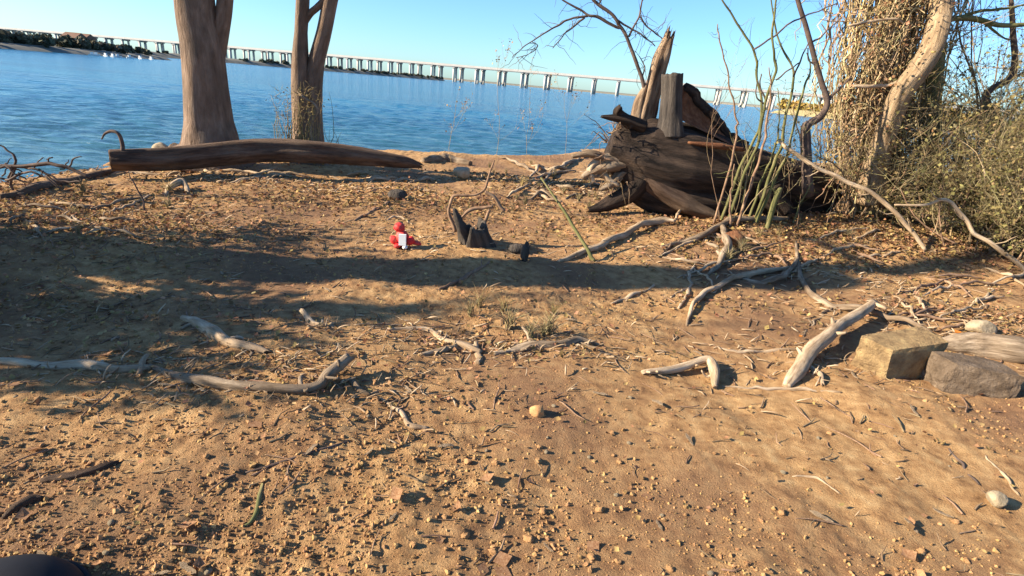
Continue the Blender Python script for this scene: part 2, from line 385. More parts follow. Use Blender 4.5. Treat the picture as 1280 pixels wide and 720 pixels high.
tag(g_o, 'bare sandy brown lakeside bank of crumbly soil', kind='structure')

# ------------------------------------------------------------------ water
def waves(x, y):
    d = np.hypot(x, y); fade = 1 - sstep(18, 60, d); z = np.full_like(x, ZW)
    r = np.random.default_rng(8)
    for k in range(16):
        lam = r.uniform(0.3, 1.3); th = R(-78) + r.normal() * 0.5; a = 0.011 * lam ** 0.9
        w = pn(np.stack([x * 0.13 + k * 7, y * 0.25, np.full_like(x, k * 3.7)], 1))
        z += fade * a * (0.55 + 1.5 * w) * np.sin(2 * math.pi / lam * (x * math.cos(th) + y * math.sin(th)) + r.uniform(0, 6) + 3 * w)
    z += fade * 0.02 * pn(np.stack([x * 1.1, y * 2.6, np.zeros_like(x)], 1))
    return z
wxp = axis((0, 10, 0.11, 0.12), (10, 60, 0.12, 3), (60, 4000, 5, 600))
wgx = np.concatenate([-wxp[:0:-1], wxp])
wgy = axis((2.5, 16, 0.07, 0.08), (16, 60, 0.08, 1.6), (60, 5000, 4, 700))
wo = grid_mesh(wgx, wgy, waves).build('water', M['water'], origin=(0, 0, 0))
tag(wo, 'rippled blue lake water', kind='structure')

# ------------------------------------------------------------------ far shores
def far_strip(name, pts, depth, top, m, label):
    c = smooth_path([(x, y, 0) for x, y in pts], 60)
    t = np.gradient(c, axis=0); t /= np.linalg.norm(t, axis=1)[:, None]
    nrm = np.stack([-t[:, 1], t[:, 0], 0 * t[:, 0]], 1)
    nrm *= np.sign((nrm * c).sum(1))[:, None]
    rows = []
    for d, z in ((-2, -0.5), (0, 0.05), (1.5, 0.45 * top), (5, top), (depth * .5, top * 1.2), (depth, top * 1.2)):
        q = c + nrm * d; q[:, 2] = ZW + z + (0.25 * top * pn(q * 0.11 + d) if d > 0 else 0); rows.append(q)
    v = np.concatenate(rows); n = 60
    i = np.arange(len(rows) - 1)[:, None] * n; j = np.arange(n - 1)[None, :]
    q = np.stack([i + j, i + j + 1, i + n + j + 1, i + n + j], 2).reshape(-1, 4)
    o = MB().add(v, q).build(name, m, origin=(float(c[30, 0]), float(c[30, 1]), ZW)); tag(o, label, kind='structure')
    return c, nrm
def far_trees(name, c, nrm, n, hmin, hmax, m, label, back=14, leaf=0.5, seed=1):
    g = np.random.default_rng(seed); mb = MB()
    for _ in range(n):
        k = g.integers(0, len(c)); d = g.uniform(4, back)
        p = c[k] + nrm[k] * d + np.append(g.normal(size=2) * 1.5, 0); h = g.uniform(hmin, hmax) * (1 + 0.6 * pn(np.array([p * 0.03]))[0])
        p[2] = ZW + 0.7
        w = h * g.uniform(0.35, 0.6)
        tube(mb, [p, p + (0, 0, h * .7)], [0.05 * h, 0.02 * h], k=5)
        cnt = 110; q = g.normal(size=(cnt, 3)); q /= np.linalg.norm(q, axis=1)[:, None]; q *= (g.random(cnt) ** 0.4)[:, None]
        ctr = p + q * (w, w, h * .45) + (0, 0, h * .56)
        a = g.normal(size=(cnt, 3)); a /= np.linalg.norm(a, axis=1)[:, None]; b = np.cross(a, g.normal(size=(cnt, 3))); b /= np.linalg.norm(b, axis=1)[:, None]
        s = leaf * g.uniform(.5, 1.2, cnt)[:, None]
        v = np.stack([ctr - a * s, ctr + b * s, ctr + a * s, ctr - b * s], 1).reshape(-1, 3)
        mb.add(v, np.arange(cnt * 4).reshape(-1, 4))
    return tag(mb.build(name, m, smooth=False), label, 'trees', kind='stuff')
def azpt(px, dist):                                  # a point of the lake in the direction of a pixel column, dist metres out
    d = ray(px, 60 + 0.088 * px); d = d[:2] / np.linalg.norm(d[:2]); return tuple(d * dist)
cL, nL = far_strip('far_point', [azpt(-700, 120), azpt(-250, 135), azpt(0, 150), azpt(120, 165), azpt(215, 200)], 60, 1.1, M['farland'], 'low rocky point across the lake')
far_trees('treeline', cL, nL, 130, 1.7, 3.0, M['fartree'], 'dark low trees along the rocky point across the lake', seed=2)
cM, nM = far_strip('far_shore', [azpt(100, 330), azpt(260, 350), azpt(420, 390), azpt(500, 430), azpt(556, 470)], 40, 2.0, M['farland'], 'thin dark far shore in front of the bridge')
far_trees('treeline', cM, nM, 170, 1.5, 3.0, M['fartree'], 'thin dark tree belt at the foot of the distant bridge', back=8, leaf=0.6, seed=3)
cR, nR = far_strip('far_bank', [azpt(962, 205), azpt(985, 195), azpt(1060, 180), azpt(1200, 165), azpt(1450, 160), azpt(1900, 150)], 60, 1.6, M['fargoldland'], 'sandy bank across the lake below golden trees')
far_trees('treeline', cR, nR, 150, 2.5, 4.6, M['fargold'], 'golden olive trees on the sandy bank across the lake', seed=4)
cB, nB = far_strip('opposite_shore', [azpt(520, 1500), azpt(800, 1300), azpt(1000, 1100), azpt(1300, 1000)], 200, 4.0, M['farland'], 'faint low shore beyond the bridge')

# white boats and houses at the far point
boat0 = None
for px, d in ((116, 158), (121, 159), (133, 160), (142, 161), (148, 162), (163, 164), (176, 168), (190, 172)):
    x, y = azpt(px, d)
    if boat0 is None:
        boat0 = thing('moored_boat', (x, y, ZW), 'tiny white boat moored off the tree covered point', 'boat', 'boats moored off the point')
        mb = MB(); n = 9
        for_v = []; t = np.linspace(-1, 1, n)
        hw = 0.75 * (1 - np.clip(t, 0, 1) ** 2.2)
        ring = np.stack([np.stack([t * 2.2, -hw, 0 * t + 0.75 + .15 * t], 1), np.stack([t * 2.0, -hw * .6, 0 * t - .1], 1),
                         np.stack([t * 2.0, hw * .6, 0 * t - .1], 1), np.stack([t * 2.2, hw, 0 * t + 0.75 + .15 * t], 1)], 1) + np.array([x, y, ZW])
        i = np.arange(n - 1)[:, None] * 4; j = np.arange(4)[None, :]; j2 = (j + 1) % 4
        mb.add(ring.reshape(-1, 3), np.stack([i + j, i + j2, i + 4 + j2, i + 4 + j], 2).reshape(-1, 4), [(0, 1, 2, 3)])
        mb.build('hull', M['white'], boat0, smooth=False)
        mb = MB(); box(mb, (x - .3, y, ZW + 1.2), (1.5, 1.0, .95)); box(mb, (x - .3, y, ZW + 1.74), (1.8, 1.2, .1)); mb.build('cabin', M['white'], boat0, smooth=False)
        boat0.rotation_euler.z = 0.4; boat0.scale = (.34, .34, .4)
    else:
        b = boat0.copy(); COL.objects.link(b); b.location = (x, y, ZW); b.rotation_euler.z = random.uniform(-0.6, 0.9)
        for ch in boat0.children:
            c = ch.copy(); COL.objects.link(c); c.parent = b
for px, d, w, lab in ((97, 184, 3.4, 'pale low house among the trees of the far point'), (111, 186, 2.4, 'small white gabled house beside the moored boats')):
    x, y = azpt(px, d); z = ZW + .9
    h = thing('lake_house', (x, y, z), lab, 'house')
    mb = MB(); box(mb, (x, y, z + 1.2), (w, 4, 2.8)); mb.build('wall', M['white'], h, smooth=False)
    mb = MB(); e = w / 2 + .3
    mb.add(np.array([(x - e, y - 2.3, z + 2.6), (x + e, y - 2.3, z + 2.6), (x + e, y + 2.3, z + 2.6), (x - e, y + 2.3, z + 2.6), (x - e, y, z + 3.9), (x + e, y, z + 3.9)]),
           [(0, 1, 5, 4), (3, 4, 5, 2)], [(0, 4, 3), (1, 2, 5)])
    mb.build('roof', M['roofing'], h, smooth=False)
    for k in (-.25, .25):
        mb = MB(); box(mb, (x + k * w, y - 2.02, z + 1.3), (.9, .1, 1.1)); mb.build('window', M['blackrubber'], h, smooth=False)

# ------------------------------------------------------------------ bridge
az = math.atan2(*azpt(800, 1)[:2]); D = 470.0
bn = np.array([math.sin(az), math.cos(az), 0]); bt = np.array([bn[1], -bn[0], 0])     # towards it, along it (to the right)
b0 = bn * D + np.array([0, 0, ZW])
br = thing('causeway_bridge', b0, 'long pale concrete bridge on paired columns crossing the lake', 'bridge')
DECK = 12.6; rotb = np.stack([bt, bn, [0, 0, 1]], 1)
for off in (0, 19):
    mb = MB(); box(mb, b0 + bt * (-340) + bn * off + (0, 0, DECK), (1400, 10.5, 0.9), rotb)
    dk = mb.build('deck', M['concrete'], br, smooth=False)
    for s in (-5, 5):
        mb = MB(); box(mb, b0 + bt * (-340) + bn * (off + s) + (0, 0, DECK + 0.87), (1400, 0.3, 0.8), rotb)
        o = mb.build('parapet', M['concrete'], dk, smooth=False); o.location = (0, 0, 0)
# one pier: two columns and a crosshead, copied along the bridge
mb = MB(); box(mb, b0 + (0, 0, DECK - 1.05), (2.2, 9.5, 1.2), rotb); capm = mb.mesh('crosshead', b0, False); capm.materials.append(M['concrete'])
mb = MB()
tube(mb, [b0 + (0, 0, -1.5), b0 + (0, 0, DECK - 1.6)], [0.95, 0.95], k=10); colm = mb.mesh('column', b0); colm.materials.append(M['concrete'])
for k in range(-51, 17):
    for off in (0, 19):
        p = bt * (k * 20.0) + bn * off
        pr = bpy.data.objects.new('pier', capm); COL.objects.link(pr); pr.parent = br; pr.location = p
        for s in (-3.2, 3.2):
            c = bpy.data.objects.new('column', colm); COL.objects.link(c); c.parent = pr; c.location = bn * s

# ------------------------------------------------------------------ growth helpers
def unit(v): v = np.asarray(v, float); return v / (np.linalg.norm(v) + 1e-12)
def grow(out, p, d, length, r, depth, spread=0.6, up=0.12, segs=5, kids=3, shrink=0.62, g=rng, wob=0.18):
    pts = [np.array(p, float)]; d = unit(d)
    for _ in range(segs):
        d = unit(d + g.normal(size=3) * wob + np.array([0, 0, up])); pts.append(pts[-1] + d * length / segs)
    out.append((np.array(pts), np.linspace(r, r * 0.45, segs + 1)))
    if depth > 0:
        for k in range(kids):
            t = g.uniform(0.3, 1.0); i = min(int(t * segs), segs - 1)
            dd = unit(pts[i + 1] - pts[i]); q = pts[i] + (pts[i + 1] - pts[i]) * (t * segs - i)
            nd = unit(dd + spread * g.normal(size=3))
            grow(out, q, nd, length * shrink * g.uniform(.7, 1.2), max(r * 0.55 * (1 - .4 * t), 0.0015), depth - 1, spread, up, max(3, segs - 1), kids, shrink, g, wob)

def add_tubes(mb, lst, kmax=7, sc=1.0):
    for pts, r in lst:
        k = 3 if r[0] < .006 else (4 if r[0] < .015 else kmax)
        tube(mb, pts, r * sc, k=k, cap=r[0] > .02)

def leaf_cloud(mb, ctr, size, g, flat=0.0):
    """5-point folded leaves at the given centres"""
    n = len(ctr); a = g.normal(size=(n, 3)); a[:, 2] *= 1 - flat; a /= np.linalg.norm(a, axis=1)[:, None]
    up = g.normal(size=(n, 3)); up[:, 2] = np.abs(up[:, 2]) + 4 * flat
    b = np.cross(up, a); b /= np.linalg.norm(b, axis=1)[:, None]; c = np.cross(a, b)
    s = (size * g.uniform(.55, 1.25, n))[:, None]; wd = g.uniform(.25, .45, n)[:, None]; cv = g.uniform(.05, .35, n)[:, None]
    v = np.stack([ctr - a * s * .5 + c * s * cv, ctr - b * s * wd + c * s * cv * .8, ctr + a * s * .5 + c * s * cv * 1.2, ctr + b * s * wd + c * s * cv * .5, ctr], 1).reshape(-1, 3)
    i = np.arange(n)[:, None] * 5
    mb.add(v, np.concatenate([i + [0, 1, 4], i + [1, 2, 4], i + [2, 3, 4], i + [3, 0, 4]]))

# ------------------------------------------------------------------ the two standing trees
def trunk_px(mb, pix, widths, Y, k=22, n=46, lean=0.0, flute=0.03, base=True):
    pts = [P(x, y, Y + lean * i) for i, (x, y) in enumerate(pix)]
    rad = [w / 2 / px_at(p) for w, p in zip(widths, pts)]
    return tube(mb, pts, rad, k=k + 10, n=n * 2, jit=0.15, freq=4.0, flute=flute * 1.6, bend=0.0), rad

Y1 = 6.35
pb = P(264, 196, Y1); pb[2] = float(height(pb[0], pb[1])[0])
t1 = thing('shore_tree', pb, 'thick smooth barked tree behind the long fallen log', 'tree')
mb = MB(); c, rad = trunk_px(mb, [(264, 206), (264, 182), (261, 150), (257, 110), (252, 60), (245, 20), (240, -30), (232, -110), (222, -260)], [110, 66, 53, 49, 47, 45, 44, 42, 38], Y1); mb.build('trunk', M['bark'], t1)
top1 = c[-1]
mb = MB(); c, rad = trunk_px(mb, [(264, 120), (269, 84), (274, 54), (279, 20), (282, -10), (289, -90), (300, -240)], [20, 20, 19, 19, 18, 15, 12], Y1 + 0.1, k=14, n=26); mb.build('limb', M['bark'], t1)
top1b = c[-1]
g = np.random.default_rng(21); br_ = []
for q, r in ((top1, .16), (top1b, .06)):
    for _ in range(4): grow(br_, q - (0, 0, .15), unit(np.append(g.normal(size=2) * .55, 1)), 2.2, r * .6, 3, .55, .1, 6, 3, .66, g)
mb = MB(); add_tubes(mb, br_, 8); mb.build('crown', M['bark'], t1)

Y2 = 7.0
pb = P(384, 200, Y2); pb[2] = float(height(pb[0], pb[1])[0])
t2 = thing('twin_stem_tree', pb, 'narrower tree forking into two upright stems behind the fallen log', 'tree')
mb = MB(); c, rad = trunk_px(mb, [(386, 214), (386, 190), (382, 160), (377, 120), (375, 80), (376, 40), (378, 0), (380, -60), (382, -200)], [60, 40, 30, 24, 20, 15, 16, 15, 12], Y2, k=18); mb.build('stem', M['bark'], t2); ta = c[-1]
mb = MB(); c, rad = trunk_px(mb, [(392, 205), (391, 180), (389, 150), (391, 110), (396, 76), (405, 40), (413, 0), (424, -50), (446, -180)], [30, 28, 26, 23, 20, 18, 18, 16, 12], Y2 + .05, k=16); mb.build('stem', M['bark'], t2); tb = c[-1]
mb = MB(); trunk_px(mb, [(380, 28), (388, 17), (398, 8), (412, -8)], [9, 8, 8, 7], Y2 + .02, k=8, n=10); mb.build('limb', M['bark'], t2)
br_ = []
for q in (ta, tb):
    for _ in range(4): grow(br_, q - (0, 0, .1), unit(np.append(g.normal(size=2) * .5, 1)), 1.9, .05, 3, .55, .1, 6, 3, .66, g)
mb = MB(); add_tubes(mb, br_, 8); mb.build('crown', M['bark'], t2)

# dry vine and weed clinging to the twin stems
pb = G(398, 207); wv = thing('dry_climbing_weed', pb, 'wispy dry tan weed climbing the foot of the forked tree', 'plant')
mb = MB(); g = np.random.default_rng(5)
for k in range(60):
    x0 = g.normal(376, 15); x1 = x0 + g.normal() * 14; y1 = g.uniform(108, 170)
    tube(mb, [P(x0, 206, 6.80), P((x0 + x1) / 2 + g.normal() * 5, (206 + y1) / 2, 6.78), P(x1, y1, 6.78 + g.normal() * .08)], [.005, .004, .0015], k=4, n=9, bend=.05)
for k in range(90):
    x0, y0 = g.uniform(345, 402), g.uniform(112, 150); 
    tube(mb, [P(x0, y0, 6.80), P(x0 + g.uniform(-16, 14), y0 - g.uniform(-4, 14), 6.77)], [.003, .001], k=3, n=5, bend=.03)
mb.build('stem', M['moss'], wv)
ctr = np.array([P(x, y, 6.77) for x, y in zip(g.normal(374, 15, 160), g.uniform(108, 200, 160))]); mb2 = MB(); leaf_cloud(mb2, ctr, .03, g); mb2.build('dry_leaves', M['moss'], wv)
mb = MB(); tube(mb, [P(372, 116, 6.8), P(384, 124, 6.74), (P(398, 138, 6.74)), P(388, 160, 6.76), P(396, 200, 6.7)], [.016, .014, .012, .010, .012], k=6, n=18, bend=.03); mb.build('vine', M['grey'], wv)

# ------------------------------------------------------------------ fallen logs on the crest
mb = MB(); pl = [(138, 200), (190, 199), (250, 195), (320, 190), (385, 191), (450, 196), (505, 203), (526, 207)]
Yl = [5.25, 5.45, 5.68, 5.95, 6.15, 6.35, 6.52, 6.6]
wl_ = [27, 28, 29, 29, 26, 21, 15, 7]
pts = [P(x, y, Y) for (x, y), Y in zip(pl, Yl)]
tube(mb, pts, [w / 2 / px_at(p) for w, p in zip(wl_, pts)], k=28, n=120, jit=.24, freq=5, flute=.06, lobes=6, bend=.04, ragged=.06)
lg = mb.build('fallen_log', M['log']); tag(lg, 'long dark brown fallen log lying in front of the two trees', 'log')
mb = MB(); tube(mb, [P(205, 181, 6.2), P(262, 178, 6.3), P(330, 183, 6.45)], [.03, .035, .02], k=8, n=16, jit=.2)
sk = np.random.default_rng(55)
def ground_stick(name, label, pix, rad_px, m, cat='branch', group=None, n=None, lift=0.15, k=10, jit=0.55, bend_px=7.0, ragged=0.012, extra=(), parent=None, part='side_branch', raise_=None):
    """a stick lying on the ground along photo pixels; extra: side branches [(pix, rad_px), ...]"""
    def one(pix, rad_px, mb, rs=None):
        pts = []
        for i, (x, y) in enumerate(pix):
            p = G(x, y); r = np.interp(i / max(1, len(pix) - 1), np.linspace(0, 1, len(rad_px)), rad_px) / px_at(p)
            p = p + (0, 0, r * lift)
            if rs: p = p + (0, 0, rs[i])
            pts.append(p)
        rr = [np.interp(i / max(1, len(pix) - 1), np.linspace(0, 1, len(rad_px)), rad_px) / px_at(p) for i, p in enumerate(pts)]
        L_ = sum(np.linalg.norm(pts[i + 1] - pts[i]) for i in range(len(pts) - 1))
        nn = n or int(np.clip(L_ / 0.014, 10, 90))
        rr[0] *= .6; rr[-1] *= .75
        tube(mb, pts, rr, k=k, n=nn, jit=jit, freq=26, bend=bend_px / px_at(pts[0]), ragged=ragged)
        return pts
    mb = MB(); pts = one(pix, rad_px, mb, raise_)
    o = mb.build(name, m); tag(o, label, cat, group)
    if max(rad_px) >= 4.4 and cat not in ('log', 'root'):
        for _ in range(4):
            i_ = sk.integers(0, len(pts) - 1); q = pts[i_] + (pts[i_ + 1] - pts[i_]) * sk.random(); r_ = np.mean(rad_px) / px_at(q)
            ax_ = unit(pts[i_ + 1] - pts[i_]); d = unit(np.cross(ax_, (0, 0, 1)) * sk.choice([-1, 1]) * sk.uniform(.3, 1) + np.array([0, 0, sk.uniform(0, .35)]) + ax_ * sk.normal() * .6); L2 = r_ * sk.uniform(1.4, 3.4)
            m2 = MB(); tube(m2, [q, q + d * L2 * .5 + sk.normal(size=3) * r_ * .4, q + d * L2], [r_ * .45, r_ * .34, r_ * .2], k=7, n=9, jit=.5, freq=30, ragged=.006); m2.build('broken_twig', m, o)
    for e in extra:
        m2 = MB(); one(e[0], e[1], m2, e[2] if len(e) > 2 else None); m2.build(part, m, o)
    return o
# ------------------------------------------------------------------ driftwood and sticks, each its own thing
GS = ground_stick
GS('driftwood_log', 'short pale driftwood log between fallen log and open water', [(528, 203), (555, 201), (588, 207)], [7, 8, 5], M['grey'], 'log')
GS('driftwood_log', 'pale weathered driftwood log lying by the dark stump at the waterline', [(634, 172), (660, 180), (690, 187), (722, 187), (756, 184)], [4, 7, 7, 6, 4], M['grey'], 'log', ragged=.05)
GS('exposed_root', 'long brown root running down to the water past the sawn log end', [(0, 249), (40, 240), (80, 230), (115, 222), (152, 213)], [7, 7, 6, 6, 4], M['log'], 'root')
GS('pale_branch', 'pale peeled branch with broken joint half sunk in shaded soil', [(-20, 450), (30, 456), (70, 458), (110, 459), (155, 464), (190, 461)], [5, 5, 6, 6.5, 6, 5], M['drift'], extra=[([(172, 471), (178, 461), (186, 452)], [4.5, 3.5], [0, .01, .03])])
GS('broken_branch', 'thick short pale broken branch with a splintered tip', [(228, 399), (248, 407), (265, 417), (285, 430), (312, 437), (334, 442)], [6, 9, 9, 7, 8, 5], M['drift'], ragged=.04)
GS('crooked_branch', 'long crooked grey branch ending in an upturned pale knob', [(186, 458), (215, 468), (245, 480), (300, 487), (352, 491), (392, 489), (412, 478), (436, 464)], [4, 7, 8, 7, 6, 6, 8, 8], M['grey'], ragged=.03, raise_=[0, 0, .01, .01, .01, .015, .03, .05],
   extra=[([(436, 476), (448, 488), (464, 495)], [5, 3])])
GS('forked_stick', 'pale zigzag forked stick beside the crooked grey branch', [(484, 413), (515, 411), (536, 413), (556, 425), (582, 435), (602, 442)], [4, 5, 5, 4.5, 6, 5], M['drift'], extra=[([(574, 432), (552, 438), (524, 444)], [4, 3]), ([(595, 430), (600, 446), (596, 456)], [5, 5])])
GS('straight_stick', 'straight thin tan stick in the shaded hollow', [(470, 405), (505, 408)], [2.5, 2], M['twig'], 'stick')
GS('hooked_stick', 'small hooked tan stick with a stubby raised end', [(418, 409), (400, 408), (386, 402), (378, 396)], [3, 3.5, 4, 4.5], M['drift'], 'stick', raise_=[0, 0, .01, .03])
GS('knotty_branch', 'brown knotty branch with a fork and dark thin tail', [(616, 443), (640, 440), (668, 434), (700, 431), (722, 426), (748, 432)], [5, 6, 7, 6, 5, 3], M['grey'], extra=[([(722, 428), (750, 440), (784, 452)], [2.5, 1.5]), ([(668, 434), (660, 424), (652, 418)], [3, 2], [0, .02, .04])])
GS('angled_stick', 'smooth pale stick with a bent knee standing out of the sand', [(802, 468), (830, 467), (858, 464), (884, 462), (890, 474), (893, 487)], [4.5, 5, 5, 5.5, 6.5, 4], M['drift'], jit=.3, lift=.7, raise_=[0, .005, .02, .035, .015, 0])
GS('thick_branch', 'thick tan branch propped diagonally beside the sandstone block', [(982, 484), (992, 470), (1010, 451), (1032, 432), (1058, 413), (1088, 394)], [9, 9, 8.5, 8, 7.5, 6], M['drift'], raise_=[0, .01, .04, .06, .07, .08], jit=.3, extra=[([(1006, 455), (1020, 466), (1028, 482)], [4, 3])])
GS('wavy_branch', 'long thin wavy grey branch running behind the sandstone block', [(994, 306), (1000, 345), (1014, 370), (1038, 385), (1075, 393), (1112, 404), (1150, 420), (1172, 437)], [2.5, 3, 3.5, 4, 4, 3.5, 3, 2], M['grey'], raise_=[.02, .01, .01, .01, .04, .04, .05, .02],
   extra=[([(1040, 386), (1020, 402), (1003, 421)], [2.5, 1.8]), ([(1112, 404), (1160, 400), (1225, 398)], [2, 1.2])])
GS('thin_stick', 'thin pale stick pointing at the thick tan branch', [(898, 436), (922, 440), (950, 441), (1008, 437)], [2, 2.5, 2.5, 2], M['drift'], 'stick')
GS('thin_stick', 'thin straw coloured stick crossing the foot of the thick tan branch', [(902, 484), (950, 486), (1010, 488), (1052, 491)], [1.8, 2.2, 2.2, 1.5], M['drift'], 'stick')
GS('white_stick', 'bleached white stick resting across the tree shadow', [(698, 328), (722, 320), (748, 311), (775, 299), (800, 289), (822, 282), (842, 283)], [3, 4, 4, 4, 4.2, 4, 2.5], M['drift'], 'stick', raise_=[0, .01, .02, .03, .04, .05, .05], extra=[([(842, 283), (846, 275), (852, 264)], [2, 1.4], [.05, .08, .12])])
GS('branching_twig', 'white branching twig with crooked fingers on the sand', [(858, 408), (864, 388), (880, 370), (898, 362), (922, 350), (952, 344), (990, 336)], [2.5, 3, 3.2, 3, 3.5, 4, 2.5], M['drift'], 'twig', raise_=[0, .02, .03, .03, .02, .02, .01],
   extra=[([(848, 386), (858, 372), (863, 356), (862, 342), (868, 334)], [2.6, 2]), ([(838, 372), (855, 362), (872, 356)], [1.8, 1.4]), ([(900, 361), (892, 366), (884, 366)], [2, 1.5])])
GS('shaded_branch', 'grey branch among debris below the green canes', [(826, 309), (850, 306), (880, 298), (902, 285), (930, 279), (985, 276)], [3, 3.5, 4, 4, 4, 3], M['grey'], raise_=[0, .01, .03, .05, .04, .02], extra=[([(880, 300), (900, 318), (912, 334)], [3, 2]), ([(902, 290), (906, 315), (896, 336), (884, 345)], [6, 5, 3, 2], [.04, .05, .02, 0])])
GS('curved_branch', 'curved grey branch lying under the debris of canes', [(918, 346), (944, 353), (968, 354), (984, 344), (996, 328)], [3, 4, 4, 3.5, 2.5], M['grey'], raise_=[0, 0, .01, .02, .04])
GS('straight_twig', 'straight pale twig at the edge of the tree shadow', [(764, 380), (788, 372), (818, 357)], [2.2, 2.6, 1.8], M['drift'], 'twig')
GS('buried_root', 'half buried brown root with a lit ridge and a dark side', [(52, 604), (78, 598), (105, 593), (132, 587), (150, 579)], [5, 7, 6, 5, 3], M['log'], 'root', lift=.3)
GS('buried_root', 'short pointed brown root poking from the soil below a longer root', [(4, 650), (24, 637), (42, 628), (56, 626)], [4, 7, 7, 4], M['log'], 'root', lift=.3)
GS('dark_twig', 'long straight dark twig on crumbly soil', [(306, 590), (345, 580), (385, 568), (412, 560), (437, 552)], [1.8, 2.4, 2.4, 2.2, 1.4], M['darktwig'], 'twig', bend_px=1)
GS('green_twig', 'short green twig bent into a hook', [(300, 659), (316, 652), (324, 640), (327, 622), (328, 604)], [2, 2.5, 3, 3, 2.2], M['cane'], 'twig')
GS('pale_root', 'pale thin root snaking from the crooked branch', [(474, 497), (490, 508), (504, 520), (514, 533), (535, 536)], [2.5, 3.5, 3.5, 4, 3], M['drift'], 'root')
GS('fine_root', 'fine pale root tracing a bent line in the sand', [(990, 596), (1012, 596), (1030, 604), (1050, 618)], [1.2, 1.6, 1.6, 1.2], M['drift'], 'root')
GS('fine_twig', 'fine dark twig slanting beside the round pale pebble', [(1186, 561), (1204, 583), (1224, 607)], [1.6, 2, 1.4], M['darktwig'], 'twig')
GS('fine_twig', 'fine pale twig slanting above the round pale pebble', [(1232, 570), (1252, 594), (1274, 620)], [1.6, 2, 1.4], M['drift'], 'twig')
GS('hooked_driftwood', 'small white hooked driftwood on the litter in front of the fallen log', [(206, 246), (216, 238), (228, 235), (236, 243)], [2.5, 4, 4.5, 3], M['drift'], 'driftwood', raise_=[0, .02, .03, 0])
GS('pale_stick', 'pale flat stick at the foot of the sawn log end', [(135, 218), (160, 216), (200, 219)], [2.5, 4, 2], M['drift'], 'stick')
GS('slanting_twig', 'jointed tan twig slanting away from the dark clod', [(443, 276), (458, 268), (475, 260), (497, 250)], [2, 2.4, 2.4, 2], M['twig'], 'twig')
GS('arched_straw', 'fine pale straw arched over the red toy', [(480, 277), (498, 274), (516, 281)], [1.2, 1.4, 1], M['drift'], 'straw', raise_=[0, .02, 0])
GS('shadow_twig', 'brown twig lying in the dark tree shadow', [(548, 362), (572, 354), (596, 340), (612, 328)], [2, 2.6, 2.6, 2], M['twig'], 'twig')
GS('grey_log', 'grey weathered log lying behind the sandstone block', [(1172, 436), (1215, 440), (1260, 447), (1330, 458)], [12, 17, 18, 17], M['grey'], 'log', lift=.5, k=18, jit=.25)
# slim twig leaning across the white stick
def air(name, label, cat, lines, m, Y, group=None, parent=None, part=None, k=5, bend=.02, dY=0.0, loc=None):
    """thin woody stems drawn through photo pixels at about distance Y; the first is the thing's own mesh"""
    o = None
    for i, (pix, rp) in enumerate(lines):
        mb = MB(); yy = Y if np.isscalar(Y) else None
        pts = [P(x, y, (Y if yy is not None else Y[i]) + dY * (j / max(1, len(pix) - 1))) for j, (x, y) in enumerate(pix)]
        rr = [np.interp(j / max(1, len(pix) - 1), np.linspace(0, 1, len(rp)), rp) / px_at(p) for j, p in enumerate(pts)]
        tube(mb, pts, rr, k=k, n=max(8, 5 * len(pix)), jit=.25, freq=25, bend=bend)
        if o is None and parent is None: o = mb.build(name, m); tag(o, label, cat, group)
        else: mb.build(part or 'side_branch', m, parent or o)
    return o
pA = G(743, 327)
mb = MB(); tube(mb, [pA, P(735, 314, pA[1] + .05), P(716, 282, pA[1] + .2), P(700, 256, pA[1] + .3), P(676, 222, pA[1] + .45)], np.array([3.4, 2.8, 2.4, 2, 1.2]) / 190, k=6, n=20, jit=.2, bend=.02)
tag(mb.build('leaning_twig', M['cane']), 'slim olive twig leaning over the bleached white stick', 'twig')

# ------------------------------------------------------------------ small root stump and tangle near the toy
p0 = G(594, 306); st = thing('root_stump', p0, 'small hollow broken root stump beside the red toy', 'stump')
s = 1 / px_at(p0)
def hollow(mb, base, axis, r, h, seed, wall=.35):
    """a torn, hollow stub: outer wall up to a ragged lip and down inside"""
    g = np.random.default_rng(seed); k = 26; axis = unit(axis); u = unit(np.cross(axis, (0, 1, .3))); w = np.cross(axis, u)
    a = np.arange(k) * 2 * math.pi / k; lip = 1 + .35 * np.interp(a, np.linspace(0, 6.29, 9), np.append(g.normal(size=8), 0)) + .12 * g.normal(size=k)
    rows = []
    for t, q in [(0, 1.25), (.25, 1.1), (.5, 1.0), (.75, .98), (1, .92), (1, .92 - wall * .5), (.8, .85 - wall), (.45, .6 - wall * .6), (.3, .05)]:
        v = base + axis * (t * h * lip)[:, None] + (np.cos(a)[:, None] * u + np.sin(a)[:, None] * w) * r * q * (1 + .10 * np.sin(a * 4 + seed))[:, None]
        rows.append(v + .12 * r * np.stack([pn(v * 22 + 3 * c + t) for c in range(3)], 1))
    n = len(rows); i = np.arange(n - 1)[:, None] * k; jj = np.arange(k)[None, :]; j2 = (jj + 1) % k
    gr = np.stack([np.tile(np.cos(a) * r, n), np.tile(np.sin(a) * r, n), np.repeat(np.linspace(0, h, n), k)], 1)
    mb.add(np.concatenate(rows), np.stack([i + jj, i + j2, i + k + j2, i + k + jj], 2).reshape(-1, 4), grain=gr)
mb = MB(); hollow(mb, p0 + (2 * s, 8 * s, -4 * s), (-.25, -.45, 1), 19 * s, 38 * s, 3); mb.build('shell', M['stubwood'], st)
